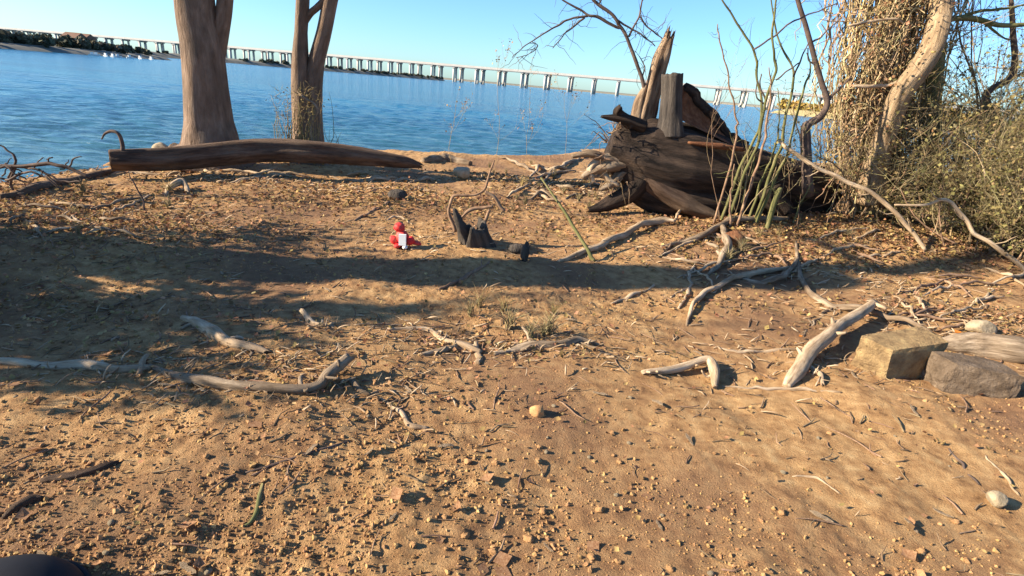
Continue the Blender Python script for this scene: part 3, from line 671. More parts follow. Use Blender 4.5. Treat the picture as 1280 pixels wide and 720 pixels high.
for pix, rp in (([(569, 290), (562, 268), (563, 250), (574, 244), (598, 243), (608, 232), (614, 214), (618, 200)], [3, 2.6, 2.4, 2.2, 2.2, 2, 1.8, 1]), ([(606, 240), (618, 246), (624, 258), (630, 264)], [2.5, 3, 3, 2]), ([(572, 276), (584, 264), (602, 260), (616, 258)], [2, 3, 3, 2]), ([(612, 262), (606, 282), (596, 300), (588, 308)], [3, 3, 3.5, 2])):
    mb = MB(); pts = [P(x, y, p0[1] + .12) for x, y in pix]; tube(mb, pts, [r * s * .75 for r in rp], k=7, n=7 * len(pix), jit=.5, freq=30, bend=.035); mb.build('root', M['twig'], st)
p0 = G(655, 326); s = 1 / px_at(p0)
mb = MB(); rock(mb, p0 + (0, 0, 12 * s), (6 * s, 6 * s, 14 * s), 44, 7, .4); rock(mb, p0 + (-10 * s, 8 * s, 12 * s), (11 * s, 7 * s, 8 * s), 45, 7, .4)
tag(mb.build('dark_snag', M['stubwood']), 'small dark upright snag of wood in the tree shadow', 'snag')

# ------------------------------------------------------------------ the great stump
Ys = 5.75
p0 = P(850, 262, Ys); p0[2] = float(height(p0[0], p0[1])[0])
gs = thing('uprooted_stump', p0, 'huge dark uprooted tree stump with jagged broken stubs beside the water', 'stump')
S = 1 / px_at(p0)
mb = MB()   # the lying trunk
pts = [P(762, 182, Ys + .1), P(800, 196, Ys + .1), P(850, 207, Ys + .12), P(910, 219, Ys + .2), P(965, 231, Ys + .35), P(1022, 242, Ys + .6)]
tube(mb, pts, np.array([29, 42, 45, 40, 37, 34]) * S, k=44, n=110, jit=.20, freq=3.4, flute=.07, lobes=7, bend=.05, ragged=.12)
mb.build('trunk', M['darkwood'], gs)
mb = MB()   # the side of the trunk sunk in the bank
tube(mb, [P(786, 232, Ys), P(830, 244, Ys + .02), P(890, 250, Ys + .08), P(950, 256, Ys + .25), P(1010, 262, Ys + .5)], np.array([14, 25, 28, 26, 20]) * S, k=30, n=60, jit=.3, freq=4, flute=.06, lobes=5, bend=.04)
mb.build('sunken_side', M['darkwood'], gs)
g = np.random.default_rng(14)
mb = MB()                                          # fine torn rootlets
for k in range(45):
    a0 = g.uniform(1.4, 4.9); q0 = np.array([778 + 22 * math.cos(a0), 194 + 34 * math.sin(a0)]); L_ = g.uniform(.06, .3)
    p_ = P(*q0, Ys - .18 + g.normal() * .08); d = unit((math.cos(a0) + g.normal() * .5, g.normal() * .5 - .2, -math.sin(a0) - .3 + g.normal() * .4))
    tube(mb, [p_, p_ + d * L_ * .5 + g.normal(size=3) * .03, p_ + d * L_ + g.normal(size=3) * .05 - (0, 0, .04)], [.006, .004, .0015], k=4, n=9, bend=.03, cap=False)
mb.build('rootlets', M['twig'], gs)['kind'] = 'stuff'
mb = MB(); tube(mb, [P(806, 152, Ys + .25), P(812, 128, Ys + .25), P(819, 100, Ys + .25), P(826, 74, Ys + .22), P(836, 46, Ys + .2)], np.array([14, 11, 9.5, 9, 5.5]) * S, k=26, n=60, jit=.35, freq=11, flute=.10, lobes=6, ragged=.18)
tube(mb, [P(796, 150, Ys + .2), P(800, 126, Ys + .2), P(808, 104, Ys + .2)], np.array([9, 7, 1]) * S, k=9, n=14, jit=.3, freq=9)
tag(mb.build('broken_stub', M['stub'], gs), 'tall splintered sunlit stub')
mb = MB(); tube(mb, [P(836, 172, Ys - .08), P(838, 148, Ys - .06), P(840, 120, Ys - .05), P(841, 93, Ys - .05)], np.array([16, 12.5, 11.5, 11.5]) * S, k=24, n=40, jit=.22, freq=9, flute=.06, ragged=.03)
tag(mb.build('cut_stub', M['stubwood'], gs), 'upright grey sawn stub')
# torn slab: red inner face, dark jagged rim
mb = MB(); n = 26; t = np.linspace(0, 1, n)
gr = np.random.default_rng(6)
up_ = np.stack([np.interp(t, [0, .15, .5, .8, 1], [855, 862, 884, 905, 934]), np.interp(t, [0, .15, .5, .8, 1], [106, 112, 140, 166, 181])], 1)
up_[1:-1] += gr.normal(size=(n - 2, 2)) * 1.6
lo_ = np.stack([np.interp(t, [0, .2, 1], [850, 851, 936]), np.interp(t, [0, .2, 1], [128, 150, 192])], 1)
F1 = [P(x, y, Ys - .02 + .1 * q) for (x, y), q in zip(lo_, t)]; F2 = [P(x, y, Ys + .32 + .05 * q) for (x, y), q in zip(up_, t)]
ml_ = [0.5 * (np.array(a) + np.array(b)) + np.array([0, .07, -.02 + .05 * pn(np.array([[i * .3, 0.5, 0.2]]))[0]]) for i, (a, b) in enumerate(zip(F1, F2))]
v = np.concatenate([F1, ml_, F2]); i = np.arange(n - 1)
mb.add(v, np.concatenate([np.stack([i, i + 1, n + i + 1, n + i], 1), np.stack([n + i, n + i + 1, 2 * n + i + 1, 2 * n + i], 1)]))
slab = mb.build('torn_slab', M['tornwood'], gs); tag(slab, 'split slab with red brown inner wood')
mb = MB(); tube(mb, F2, np.interp(t, [0, .1, .5, 1], [2, 6, 8, 5]) * S, k=9, n=50, jit=.5, freq=16, bend=.02); mb.build('rim', M['darkwood'], gs)
for pix, rp, m, lab in (([(806, 158), (786, 153), (768, 148), (752, 146)], [7, 6, 4, 1.5], 'darkwood', None), ([(790, 156), (778, 148), (774, 139), (776, 134)], [7, 6, 5, 3], 'darkwood', None), 
                        ([(800, 214), (826, 236), (858, 254), (900, 272)], [9, 12, 11, 4], 'log', 'root flaring to the soil'), ([(800, 226), (784, 242), (760, 254), (736, 262)], [13, 11, 8, 3], 'darkwood', None), ([(960, 236), (975, 256), (985, 266)], [14, 11, 8], 'darkwood', None),
                        ([(785, 205), (765, 206), (745, 212), (728, 222)], [8, 6, 5, 3], 'grey', None), ([(780, 200), (755, 196), (735, 192), (715, 196)], [7, 5, 4, 2], 'grey', None), ([(790, 214), (775, 220), (765, 230), (750, 238)], [7, 6, 5, 2], 'grey', None), ([(770, 202), (748, 203), (738, 214), (742, 228)], [5, 4, 4, 2], 'drift', None), ([(760, 200), (752, 210), (760, 224), (772, 232)], [4, 4, 3, 2], 'drift', None)):
    mb = MB(); pts = [P(x, y, Ys - .12 - .12 * (j / len(pix))) for j, (x, y) in enumerate(pix)]
    tube(mb, pts, np.array(rp) * S, k=16, n=9 * len(pix), jit=.2, freq=5, flute=.12, lobes=4, bend=.05, ragged=.02)
    o = mb.build('root', M[m], gs)
    if lab: tag(o, lab)
mb = MB(); tube(mb, [P(860, 178, Ys - .22), P(900, 183, Ys - .2), P(930, 187, Ys - .12)], np.array([1.5, 3.5, 2.5]) * S, k=7, n=16, jit=.3, freq=12); tag(mb.build('splinter', M['tornwood'], gs), 'sunlit red splinter along the trunk')

# dead branch arching over the lake
Yd = 5.95
lines = [([(806, 128), (803, 99), (793, 71), (784, 46), (775, 33), (767, 20), (749, 7), (736, -6), (716, -24)], [2.6, 2.4, 2.2, 2.0, 2.2, 2.2, 1.8, 1.2]),
         ([(775, 35), (769, 33), (749, 22), (735, 19), (724, 12), (704, 0), (690, -10)], [1.8, 2, 1.6, 1.2, .8]),
         ([(735, 20), (715, 23), (700, 30), (684, 40), (664, 52), (649, 63), (640, 72)], [1.4, 1.3, 1.0, .6, .5]),
         ([(731, 22), (713, 36), (702, 47), (691, 60)], [1.3, 1.1, .8, .5]),
         ([(786, 46), (793, 32), (799, 20), (802, 0), (804, -20)], [1.5, 1.3, 1.0, .7]),
         ([(799, 20), (807, 31), (820, 42), (830, 50)], [1.2, 1.0, .6]),
         ([(770, 24), (789, 36), (804, 44), (819, 58)], [1.3, 1.1, .6]),
         ([(803, 96), (806, 84), (799, 70)], [1.0, .8, .5]),
         ([(664, 52), (672, 58), (660, 68), (645, 72)], [.6, .5, .4]), ([(749, 7), (752, -4), (756, -14)], [1.2, .8])]
db = air('dead_branch', 'bare dead branch arching over the lake from the splintered stub', 'branch', lines, M['darktwig'], Yd)
g = np.random.default_rng(43); mb = MB()
for pix, rp in lines:
    sp = smooth_path([P(x, y, Yd) for x, y in pix], 24)
    for q in sp[4::2]:
        d = unit(g.normal(size=3) * (1, .5, 1)); L_ = g.uniform(.06, .3)
        tube(mb, [q, q + d * L_ * .5 + g.normal(size=3) * .02, q + d * L_ + (0, 0, -.02)], [.0035, .0026, .001], k=3, n=7, bend=.03, cap=False)
mb.build('fine_twigs', M['darktwig'], db)['kind'] = 'stuff'
# wispy weeds standing in front of the water
wd0 = None
for px, py, top in ((618, 214, 98), (660, 212, 118), (705, 205, 120), (566, 212, 130)):
    p = G(px, py); g = np.random.default_rng(px)
    o = thing('tall_dry_weed', p, 'wispy leafless dry weed standing before the water', 'weed', 'dry weeds on the bank edge')
    br_ = []; H_ = (py - top) / px_at(p)
    grow(br_, p, (g.normal() * .08, 0, 1), H_, .0045, 2, .5, .12, 9, 5, .4, g, .1)
    mb = MB(); add_tubes(mb, br_, 5, .8); mb.build('stem', M['moss'], o)
    ctr = np.concatenate([b[0][-2:] for b in br_]); mb = MB(); leaf_cloud(mb, ctr + g.normal(size=ctr.shape) * .01, .03, g); mb.build('seed_head', M['leaf'], o)['kind'] = 'stuff'

# ------------------------------------------------------------------ briar canes
p0 = G(930, 280); Yc = p0[1]
bc = thing('briar_clump', p0, 'clump of tall green thorny canes rising in front of the dark log', 'briar')
canes = [([(898, 252), (911, 215), (920, 167), (920, 146), (911, 96), (899, 46), (897, 30)], [2.0, 1.9, 1.6, 1.4, 1.1, .7]),
 ([(905, 256), (925, 210), (942, 176), (953, 137), (945, 92), (942, 62), (924, 31), (903, 0), (890, -20)], [2.6, 2.6, 2.3, 2.0, 1.7, 1.4, 1.0]),
 ([(913, 262), (930, 218), (947, 179), (957, 125), (970, 83), (965, 50), (970, 0), (972, -40)], [2.8, 2.7, 2.4, 2.2, 1.9, 1.5, 1.2]),
 ([(942, 277), (957, 235), (970, 200), (978, 179), (982, 146), (992, 96), (976, 54), (966, 20), (962, -20)], [2.8, 2.8, 2.6, 2.4, 2.0, 1.6, 1.2, .9]),
 ([(922, 276), (938, 230), (955, 179), (958, 150), (964, 110), (961, 84)], [2.6, 2.4, 2.0, 1.5, .9]),
 ([(934, 278), (952, 226), (968, 186), (975, 150), (972, 110)], [2.4, 2.2, 1.8, 1.1, .7]),
 ([(946, 276), (968, 225), (988, 180), (1000, 130), (1012, 90), (1010, 60)], [3.0, 2.6, 2.0, 1.5, .9]),
 ([(962, 274), (970, 248), (974, 236)], [5.0, 4.6, 4.0]), ([(916, 270), (914, 240), (918, 205)], [2, 1.6, .8]), ([(928, 272), (930, 240), (942, 205), (946, 190)], [2.2, 1.8, 1.0]),
 ([(990, 280), (1003, 250), (1015, 228)], [1.5, 1.2, .7])]
for i, (pix, rp) in enumerate(canes):
    mb = MB(); dy = [0.0, .12, -.06, .05, -.1, .1, .02, -.12, -.15, .15, .1][i]
    base = G(pix[0][0], pix[0][1] + (8 if i not in (0, 1) else 24)); pts = [P(x, y, Yc + dy) for x, y in pix]
    if pts[0][2] > base[2] - .02: pts[0] = np.array([pts[0][0], pts[0][1], base[2] - .03])
    tube(mb, pts, np.interp(np.linspace(0, 1, len(pix)), np.linspace(0, 1, len(rp)), rp) * .72 / px_at(pts[1]), k=7, n=9 * len(pix), jit=.4, freq=38, bend=.035)
    c = mb.build('cane', M['cane' if i % 4 else 'twig'], bc)
    mt = MB(); g = np.random.default_rng(i); sp = smooth_path(pts, 40)          # thorns
    for q in sp[2:36:3]:
        d = unit(g.normal(size=3) + (0, 0, .4)); tube(mt, [q, q + d * .022], [.0035, .0006], k=3, cap=False)
    for q in sp[8:38:3]:
        d = unit(g.normal(size=3) * (1, .6, .6) + (0, 0, .5)); L_ = g.uniform(.05, .22); tube(mt, [q, q + d * L_ * .5 + g.normal(size=3) * .015, q + d * L_ + (0, 0, .02)], [.003, .0022, .0008], k=3, n=7, bend=.02, cap=False)
    o = mt.build('thorns', M['cane'], c); o.location = (0, 0, 0); o['kind'] = 'stuff'
for pix, rp in (([(942, 62), (967, 46), (985, 30), (1005, 21), (1028, 12), (1047, 4)], [1.2, 1.1, .9, .6]), ([(992, 96), (998, 82), (1005, 67), (1012, 50)], [1.3, 1.0, .6]), ([(970, 100), (985, 88), (1000, 78)], [1.1, .8]), ([(957, 125), (950, 108), (952, 92)], [1.2, .7]), ([(955, 130), (945, 118), (947, 100)], [1, .6])):
    mb = MB(); pts = [P(x, y, Yc) for x, y in pix]; tube(mb, pts, np.interp(np.linspace(0, 1, len(pix)), np.linspace(0, 1, len(rp)), rp) / px_at(pts[0]), k=5, n=5 * len(pix), jit=.2, bend=.02); mb.build('side_shoot', M['darktwig'], bc)
for k in range(16):
    g = np.random.default_rng(900 + k); px = g.uniform(880, 1040); p = G(px, g.uniform(262, 286)); br_ = []
    o = thing('wild_stem', p, 'thin bare brown stem with side twigs standing among the green canes', 'plant', 'thin stems among the canes')
    grow(br_, p - (0, 0, .02), (g.normal() * .25, g.normal() * .1, 1), g.uniform(.5, 1.5), .0048, 2, .5, .1, 8, 4, .4, g, .16)
    mb = MB(); add_tubes(mb, br_, 5); mb.build('stem', M['twig' if k % 2 else 'brush'], o)
# white branch slung from the canes to the ground, and one more beside it
pe = G(1156, 314)
for nm, lab, pix, rp, Y0, Y1_ in (('hanging_branch', 'long bare pale branch slung from the canes down to the sand', [(974, 176), (990, 190), (1026, 212), (1060, 228), (1089, 242), (1120, 267), (1142, 292), (1156, 313)], [2.0, 2.6, 2.6, 2.6, 2.8, 2.8, 2.6, 2.6], Yc, pe[1]),
                                  ('hanging_branch', 'pale crooked branch drooping out of the brush onto the litter', [(1118, 256), (1155, 256), (1178, 250), (1195, 261), (1208, 276), (1218, 291), (1240, 306), (1264, 322), (1284, 340)], [1.2, 1.6, 2.0, 2.4, 2.6, 2.6, 2.8, 2.8, 2.8], 4.9, G(1284, 342)[1])):
    mb = MB(); pts = [P(x, y, Y0 + (Y1_ - Y0) * j / (len(pix) - 1)) for j, (x, y) in enumerate(pix)]
    pts[-1][2] = float(height(pts[-1][0], pts[-1][1])[0]) + .005
    tube(mb, pts, [r / px_at(p) for r, p in zip(rp, pts)], k=7, n=50, jit=.2, bend=.03)
    ob = tag(mb.build(nm, M['drift']), lab, 'branch'); g = np.random.default_rng(len(pix))
    for q in (2, 4, 5, 6):
        m2 = MB(); d = unit(np.array([g.normal() * .6, -.1, g.normal() * .6])); tube(m2, [pts[q], pts[q] + d * .1, pts[q] + d * .17 + (0, 0, .03)], [.006, .005, .002], k=4, n=8, bend=.02); m2.build('side_twig', M['drift'], ob)
# dark leaning sapling
Yq = 5.5
ps = G(1008, 262); 
lines = [([(1010, 245), (1007, 167), (1012, 155), (1026, 146), (1034, 128), (1028, 104), (1020, 78), (1013, 54), (1005, 26), (997, 0), (984, -40), (966, -100)], [7, 6, 5, 4.2, 3.6, 3.4, 3.2, 3.0, 2.8, 2.4, 1.6]),
         ([(1034, 128), (1042, 118), (1052, 108), (1064, 96)], [2.4, 1.8, 1.0]), ([(1013, 54), (1024, 48), (1036, 36), (1052, 22)], [1.3, .9, .5]), ([(1022, 84), (1012, 76), (1008, 66)], [1.2, .6])]
air('leaning_sapling', 'dark thin sapling bent over beside the vine covered tree', 'sapling', lines, M['darktwig'], Yq, k=8, bend=.02)

# ------------------------------------------------------------------ vine covered tree
Yv = 6.1
p0 = P(1092, 268, Yv); p0[2] = float(height(p0[0], p0[1])[0])
vt = thing('vine_covered_tree', p0, 'old tree trunk smothered in hanging tan vines at the water edge', 'tree')
Sv = 1 / px_at(p0)
mb = MB(); tube(mb, [P(1094, 285, Yv + .3), P(1094, 240, Yv + .3), P(1100, 160, Yv + .32), P(1112, 80, Yv + .35), P(1124, 0, Yv + .4), P(1136, -120, Yv + .4), P(1150, -300, Yv + .4)], np.array([34, 24, 19, 17, 16, 14, 10]) * Sv, k=20, n=50, jit=.2, freq=3, flute=.1); mb.build('trunk', M['vine'], vt)
mb = MB(); tube(mb, [P(x, y, Yv - d) for x, y, d in ((1090, 252, .30), (1093, 222, .32), (1106, 174, .40), (1118, 140, .46), (1130, 114, .5), (1150, 88, .5), (1166, 62, .45), (1176, 24, .35), (1178, -20, .25), (1180, -120, .1))], np.array([15, 13, 11.5, 11, 11, 11, 10.5, 10, 9, 6]) * Sv, k=16, n=80, jit=.35, freq=6, flute=.05); tag(mb.build('limb', M['vinelimb'], vt), 'pale bare leaning limb')
mb = MB(); tube(mb, [P(1124, 244, Yv - .2), P(1110, 205, Yv - .2), P(1098, 172, Yv - .2), P(1092, 148, Yv - .18), P(1096, 110, Yv - .1)], np.array([8, 6, 5, 5, 3]) * Sv, k=9, n=30, jit=.3, freq=6); mb.build('limb', M['darktwig'], vt)
mb = MB(); tube(mb, [P(1164, 250, Yv + .2), P(1163, 180, Yv + .2), P(1165, 100, Yv + .2), P(1172, 20, Yv + .2), P(1180, -90, Yv + .2)], np.array([13, 12, 11, 10, 8]) * Sv, k=12, n=40, jit=.25, freq=5); mb.build('limb', M['cane'], vt)
g = np.random.default_rng(77); mb = MB()
for k in range(620):                               # vines hanging over the trunk
    u = g.normal() * .58; top = g.uniform(-120, 150); bot = min(top + g.uniform(60, 260), 262)
    def vx(y): return np.interp(y, [-120, 0, 100, 180, 270], [1150, 1128, 1100, 1090, 1092]) + u * np.interp(y, [-120, 0, 120, 270], [70, 66, 56, 46])
    dy = -.42 * math.sqrt(max(0, 1 - min(1, u * u))) * g.uniform(-.6, 1.15)
    ys = np.linspace(top, bot, 5); pts = [P(vx(y) + g.normal() * 4, y, Yv + .2 + dy + g.normal() * .03) for y in ys]
    r = g.choice([.004, .006, .008, .013], p=[.34, .32, .22, .12])
    tube(mb, pts, [r, r, r * .8, r * .9, r * .5], k=4, n=16, bend=.12, cap=False)
for k in range(330):                               # cross tangle
    y = g.uniform(-20, 240); x = np.interp(y, [-120, 0, 100, 180, 270], [1150, 1125, 1102, 1092, 1095]) + g.normal() * 30
    a = P(x, y, Yv - .22 + g.normal() * .08); d = g.normal(size=3) * (.25, .12, .3)
    tube(mb, [a, a + d * .5 + g.normal(size=3) * .04, a + d], [.005, .005, .002], k=3, n=8, bend=.08, cap=False)
mb.build('vines', M['vine'], vt)['kind'] = 'stuff'
mb = MB(); br_ = []
for k in range(70):
    y = g.uniform(-60, 230); a = P(np.interp(y, [-120, 0, 100, 270], [1150, 1130, 1110, 1095]) + g.normal() * 25, y, Yv + .1)
    grow(br_, a, (g.normal() * .8, -.3 * abs(g.normal()), .4), g.uniform(.35, .8), .008, 2, .7, .05, 5, 3, .6, g, .25)
add_tubes(mb, br_, 5); mb.build('twigs', M['brush'], vt)['kind'] = 'stuff'
ctr = np.array([P(np.interp(y, [-120, 0, 100, 270], [1150, 1130, 1104, 1095]) + q * 36, y, Yv - .1 + w * .25) for y, q, w in zip(g.uniform(-60, 250, 2600), g.normal(size=2600), g.normal(size=2600))])
mb = MB(); leaf_cloud(mb, ctr, .035, g); mb.build('leaves', M['leaf'], vt)['kind'] = 'stuff'

# ------------------------------------------------------------------ brush thicket: separate shrubs
def shrub(px, Y, h, wid, n, seed, label, m='brush', leaves=260, lsize=.035, group=None, stem_m='twig', r0=.012, sub=3):
    g = np.random.default_rng(seed)
    p = P(px, 300, Y); p[2] = float(height(p[0], p[1])[0])
    o = thing('brush_shrub', p, label, 'shrub', group)
    br_ = []; st_ = []
    for k in range(n):
        b = p + np.append(g.normal(size=2) * wid * .3, -.02); d = unit((g.normal() * .45, g.normal() * .45, 1))
        L_ = []
        grow(L_, b, d, h * g.uniform(.5, 1.05), r0 * g.uniform(.5, 1.2), sub, .62, .06, 6, 4, .55, g, .2)
        st_.append(L_[0]); br_ += L_[1:]
    mb = MB(); add_tubes(mb, st_, 6); mb.build('stems', M[stem_m], o)
    mb = MB(); add_tubes(mb, br_, 4); mb.build('twigs', M[m], o)['kind'] = 'stuff'
    if leaves:
        tips = np.concatenate([b[0] for b in br_]); tips = tips[g.integers(0, len(tips), leaves)] + g.normal(size=(leaves, 3)) * .02
        mb = MB(); leaf_cloud(mb, tips, lsize, g); mb.build('leaves', M['oliveleaf'], o)['kind'] = 'stuff'
    return o
shrub(1190, 6.2, 1.9, .8, 24, 1, 'tan tangled shrub pressed against the vine covered tree', leaves=2600)
shrub(1235, 5.7, 1.5, .8, 26, 2, 'olive tangled shrub beside the pale crooked branch', leaves=3000)
shrub(1290, 5.4, 1.5, .8, 24, 3, 'dense brown shrub at the end of the thicket', leaves=2600)
shrub(1330, 6.3, 2.8, .9, 16, 4, 'tall twiggy shrub behind the dense brown shrub', m='darktwig', leaves=900, r0=.016)
shrub(1225, 7.0, 3.4, .9, 18, 5, 'tall open twiggy shrub rising behind the olive shrub', m='darktwig', leaves=900, r0=.016)
shrub(1140, 5.75, .95, .6, 22, 6, 'low shrub of fine tan twigs at the foot of the vine covered tree', leaves=1600)
shrub(1050, 5.9, 1.1, .45, 14, 7, 'small yellowish shrub between the dark log and the vine covered tree', leaves=700)
shrub(1200, 5.25, .6, .7, 22, 8, 'low matted shrub over the leaf litter', leaves=1600)
shrub(1290, 4.9, .55, .7, 18, 10, 'low matted shrub where the litter meets the sand', leaves=1200)
shrub(1265, 5.05, .9, .7, 24, 12, 'grey olive mat of twigs spilling onto the sand', leaves=2200)
shrub(1180, 5.55, 1.3, .6, 22, 13, 'grey olive shrub between the leaning limb and the litter', leaves=1800)
shrub(1270, 7.4, 3.0, .9, 16, 11, 'pale twiggy shrub at the back of the thicket', leaves=1200, r0=.014)
shrub(1420, 5.6, 2.4, 1.0, 14, 9, 'tall brown shrub past the end of the thicket', leaves=900)
lines = [([(1280, 215), (1252, 168), (1232, 128), (1238, 112), (1262, 98), (1268, 80), (1266, 40), (1262, -20)], [5, 5, 4.5, 4, 4, 3.5, 3, 2]), ([(1262, 98), (1280, 90), (1300, 70)], [2.5, 1.5])]
air('crooked_sapling', 'crooked dark sapling standing among the brush', 'sapling', lines, M['darktwig'], 6.3, k=7)
lines = [([(1176, 26), (1200, 22), (1230, 26), (1256, 31), (1300, 30)], [3.5, 3.5, 3.2, 3, 2.5]), ([(1200, 22), (1224, 14), (1250, 12), (1280, 6)], [2, 1.8, 1.2]), ([(1230, 26), (1244, 40), (1262, 50)], [1.8, 1.4, .8])]
air('olive_bough', 'olive bough reaching sideways from the vine covered tree', 'bough', lines, M['cane'], Yv - .1, k=7)
air('broken_vine', 'short pale broken vine lodged high across the hanging vines', 'vine', [([(1060, 32), (1090, 26), (1118, 24), (1130, 30)], [1.5, 1.8, 1.6, 1.0])], M['drift'], Yv - .4, k=6)
air('broken_vine', 'pale broken vine lodged level across the hanging vines beside the leaning limb', 'vine', [([(1066, 108), (1090, 108), (1112, 106), (1124, 100)], [2, 2.4, 2.2, 1.5])], M['drift'], Yv - .4, k=6)

# ------------------------------------------------------------------ waterline branches at the far end of the bank
lines = [([(-20, 205), (20, 208), (60, 205), (84, 210), (112, 222)], [2, 2.4, 2.4, 2.4, 2.0]), ([(10, 222), (20, 200), (6, 186), (-8, 178)], [1.4, 1.4, 1.2, .8]), ([(60, 205), (66, 196), (58, 200)], [1, .6]), ([(20, 208), (14, 226), (16, 238)], [1.4, 1.6, 1.4]), ([(84, 210), (92, 200), (102, 196)], [1.2, .7]), ([(0, 96), (6, 70), (10, 58)], [1.2, 1.0, .5])][:5]
air('brushwood_branch', 'dark dead branch hanging over the water edge', 'branch', lines, M['darktwig'], 4.35, k=6, bend=.03)
mb = MB(); tube(mb, [P(152, 196, 5.25), P(153, 182, 5.3), P(149, 168, 5.3), P(140, 164, 5.3), P(131, 167, 5.3), P(127, 174, 5.3)], np.array([2.4, 2.2, 2.0, 1.6, 1.3, .8]) / 110, k=6, n=28, bend=.01)
tag(mb.build('curled_twig', M['darktwig']), 'thin twig curling into a hook above the sawn log end', 'twig')
# offshoot twigs standing on the bank
for pix, lab in (([(183, 268), (178, 250), (165, 226), (160, 214)], 'dark thorny twig standing near the hooked driftwood'),):
    p = G(*pix[0]); mb = MB(); tube(mb, [P(x, y, p[1]) for x, y in pix], [.008, .007, .005, .002], k=5, n=16, bend=.03)
    tag(mb.build('standing_twig', M['darktwig']), lab, 'twig')

# ------------------------------------------------------------------ stones by the thick branch
p0 = G(1132, 474); s = 1 / px_at(p0)
mb = MB(); block(mb, p0 + (0, 24 * s, 18 * s), (54 * s, 24 * s, 30 * s), 12, .28); tag(mb.build('sandstone_block', M['sandstone'], smooth=False), 'long angular yellow sandstone block beside the thick tan branch', 'rock')
p0 = G(1226, 494); s = 1 / px_at(p0)
mb = MB(); block(mb, p0 + (-2 * s, 20 * s, 12 * s), (46 * s, 24 * s, 24 * s), 19, -.2); tag(mb.build('brown_rock', M['greystone'], smooth=False), 'grey brown rock leaning against the sandstone block', 'rock')
p0 = G(1224, 416); s = 1 / px_at(p0)
mb = MB(); rock(mb, p0 + (0, 0, 6 * s), (18 * s, 12 * s, 11 * s), 23, 8, .1, ICO3); tag(mb.build('whitish_stone', M['palestone']), 'whitish stone on top of debris behind the grey log', 'stone')
p0 = G(1243, 630); s = 1 / px_at(p0)
mb = MB(); rock(mb, p0 + (0, 0, 7 * s), (12 * s, 11 * s, 10 * s), 29, 3, .06, ICO3); tag(mb.build('round_pebble', M['palestone']), 'round pale yellow pebble sitting alone on the sand', 'pebble')
p0 = G(914, 308); s = 1 / px_at(p0)
mb = MB(); rock(mb, p0 + (0, 0, 10 * s), (16 * s, 12 * s, 12 * s), 31, 7, .12, ICO3); tag(mb.build('reddish_clod', M['tornwood']), 'reddish lump at the foot of the green canes', 'clod')
p0 = G(497, 249); s = 1 / px_at(p0)
mb = MB(); rock(mb, p0 + (0, 0, 5 * s), (12 * s, 9 * s, 8 * s), 37, 7, .2, ICO3); tag(mb.build('dark_clod', M['stubwood']), 'dark clod at the end of the jointed tan twig', 'clod')
p0 = G(672, 518); s = 1 / px_at(p0)
mb = MB(); rock(mb, p0 + (0, 0, 5 * s), (11 * s, 9 * s, 9 * s), 38, 7, .2, ICO3); tag(mb.build('soil_lump', M['clod']), 'lone crumbly soil lump casting a dark shadow', 'clod')
p0 = G(204, 178); 
for x, y, w, lab in ((202, 184, 11, 'cream rock at the water side of the thick tree'), (218, 185, 9, 'smaller grey rock beside the cream rock at the water'), (289, 185, 7, 'dark rock on the lee side of the thick tree foot'), (578, 205, 12, 'flat pale rock at the end of the driftwood log')):
    q = P(x, y, 6.9); s = 1 / px_at(q); q[2] = float(height(q[0], q[1])[0])
    mb = MB(); rock(mb, q + (0, 0, .08), (w * s, w * s, max(.1, w * s * .8)), x, 7, .12, ICO3); tag(mb.build('shore_rock', M['palestone'] if w > 10 else M['greystone']), lab, 'rock')

# ------------------------------------------------------------------ red toy
p0 = G(502, 311); s = 1 / px_at(p0)
ty = thing('plastic_toy', p0, 'small red plastic toy with a white front lying on the sunlit soil', 'toy')
def blob(c, r, m, name, lv=ICO3, rot=0):
    v = lv[0] * (1 + .25 * pn(lv[0] * 1.9 + c[0]))[:, None] * np.asarray(r); cs, sn = math.cos(rot), math.sin(rot)
    v = v @ np.array([[cs, 0, sn], [0, 1, 0], [-sn, 0, cs]]); return MB().add(v * s + p0 + np.asarray(c) * s, lv[1]).build(name, M[m], ty)
blob((0, 4, 11), (9, 7, 11), 'redplastic', 'body')
blob((-4, 5, 25), (7, 6.5, 6), 'redplastic', 'head')
mb = MB(); box(mb, p0 + np.array([2, -4.5, 12]) * s, np.array([9, 3, 14]) * s); mb.build('front_panel', M['white'], ty, smooth=False)
blob((-10, 1, 9), (5, 4, 6), 'redplastic', 'arm', rot=.5); blob((11, 1, 10), (5, 4, 6), 'redplastic', 'arm', rot=-.5)
blob((17, 4, 7), (7, 3.5, 3), 'redplastic', 'tail', rot=-.15)
blob((-5, -2, 3), (4, 5, 3), 'redplastic', 'foot'); blob((5, -3, 2.5), (3.4, 4.5, 2.6), 'white', 'foot')

# ------------------------------------------------------------------ dark rounded thing in the corner
p0 = G(4, 768); s = 1 / px_at(p0)
bd = thing('black_rubber_dome', p0, 'smooth black rounded rubber shape resting on the crumbly soil', 'rubber object')
v = ICO4[0] * np.array([90, 76, 58]) * s; v[:, 2] = np.maximum(v[:, 2], -.01)
MB().add(v + p0, ICO4[1]).build('shell', M['blackrubber'], bd)
mb = MB(); a = np.linspace(0, 2 * math.pi, 40); tube(mb, [p0 + np.array([90 * math.cos(t) * 1.01, 76 * math.sin(t) * 1.01, 4]) * s for t in a], [5 * s, 5 * s], k=6, n=60, cap=False); mb.build('rim', M['blackrubber'], bd)

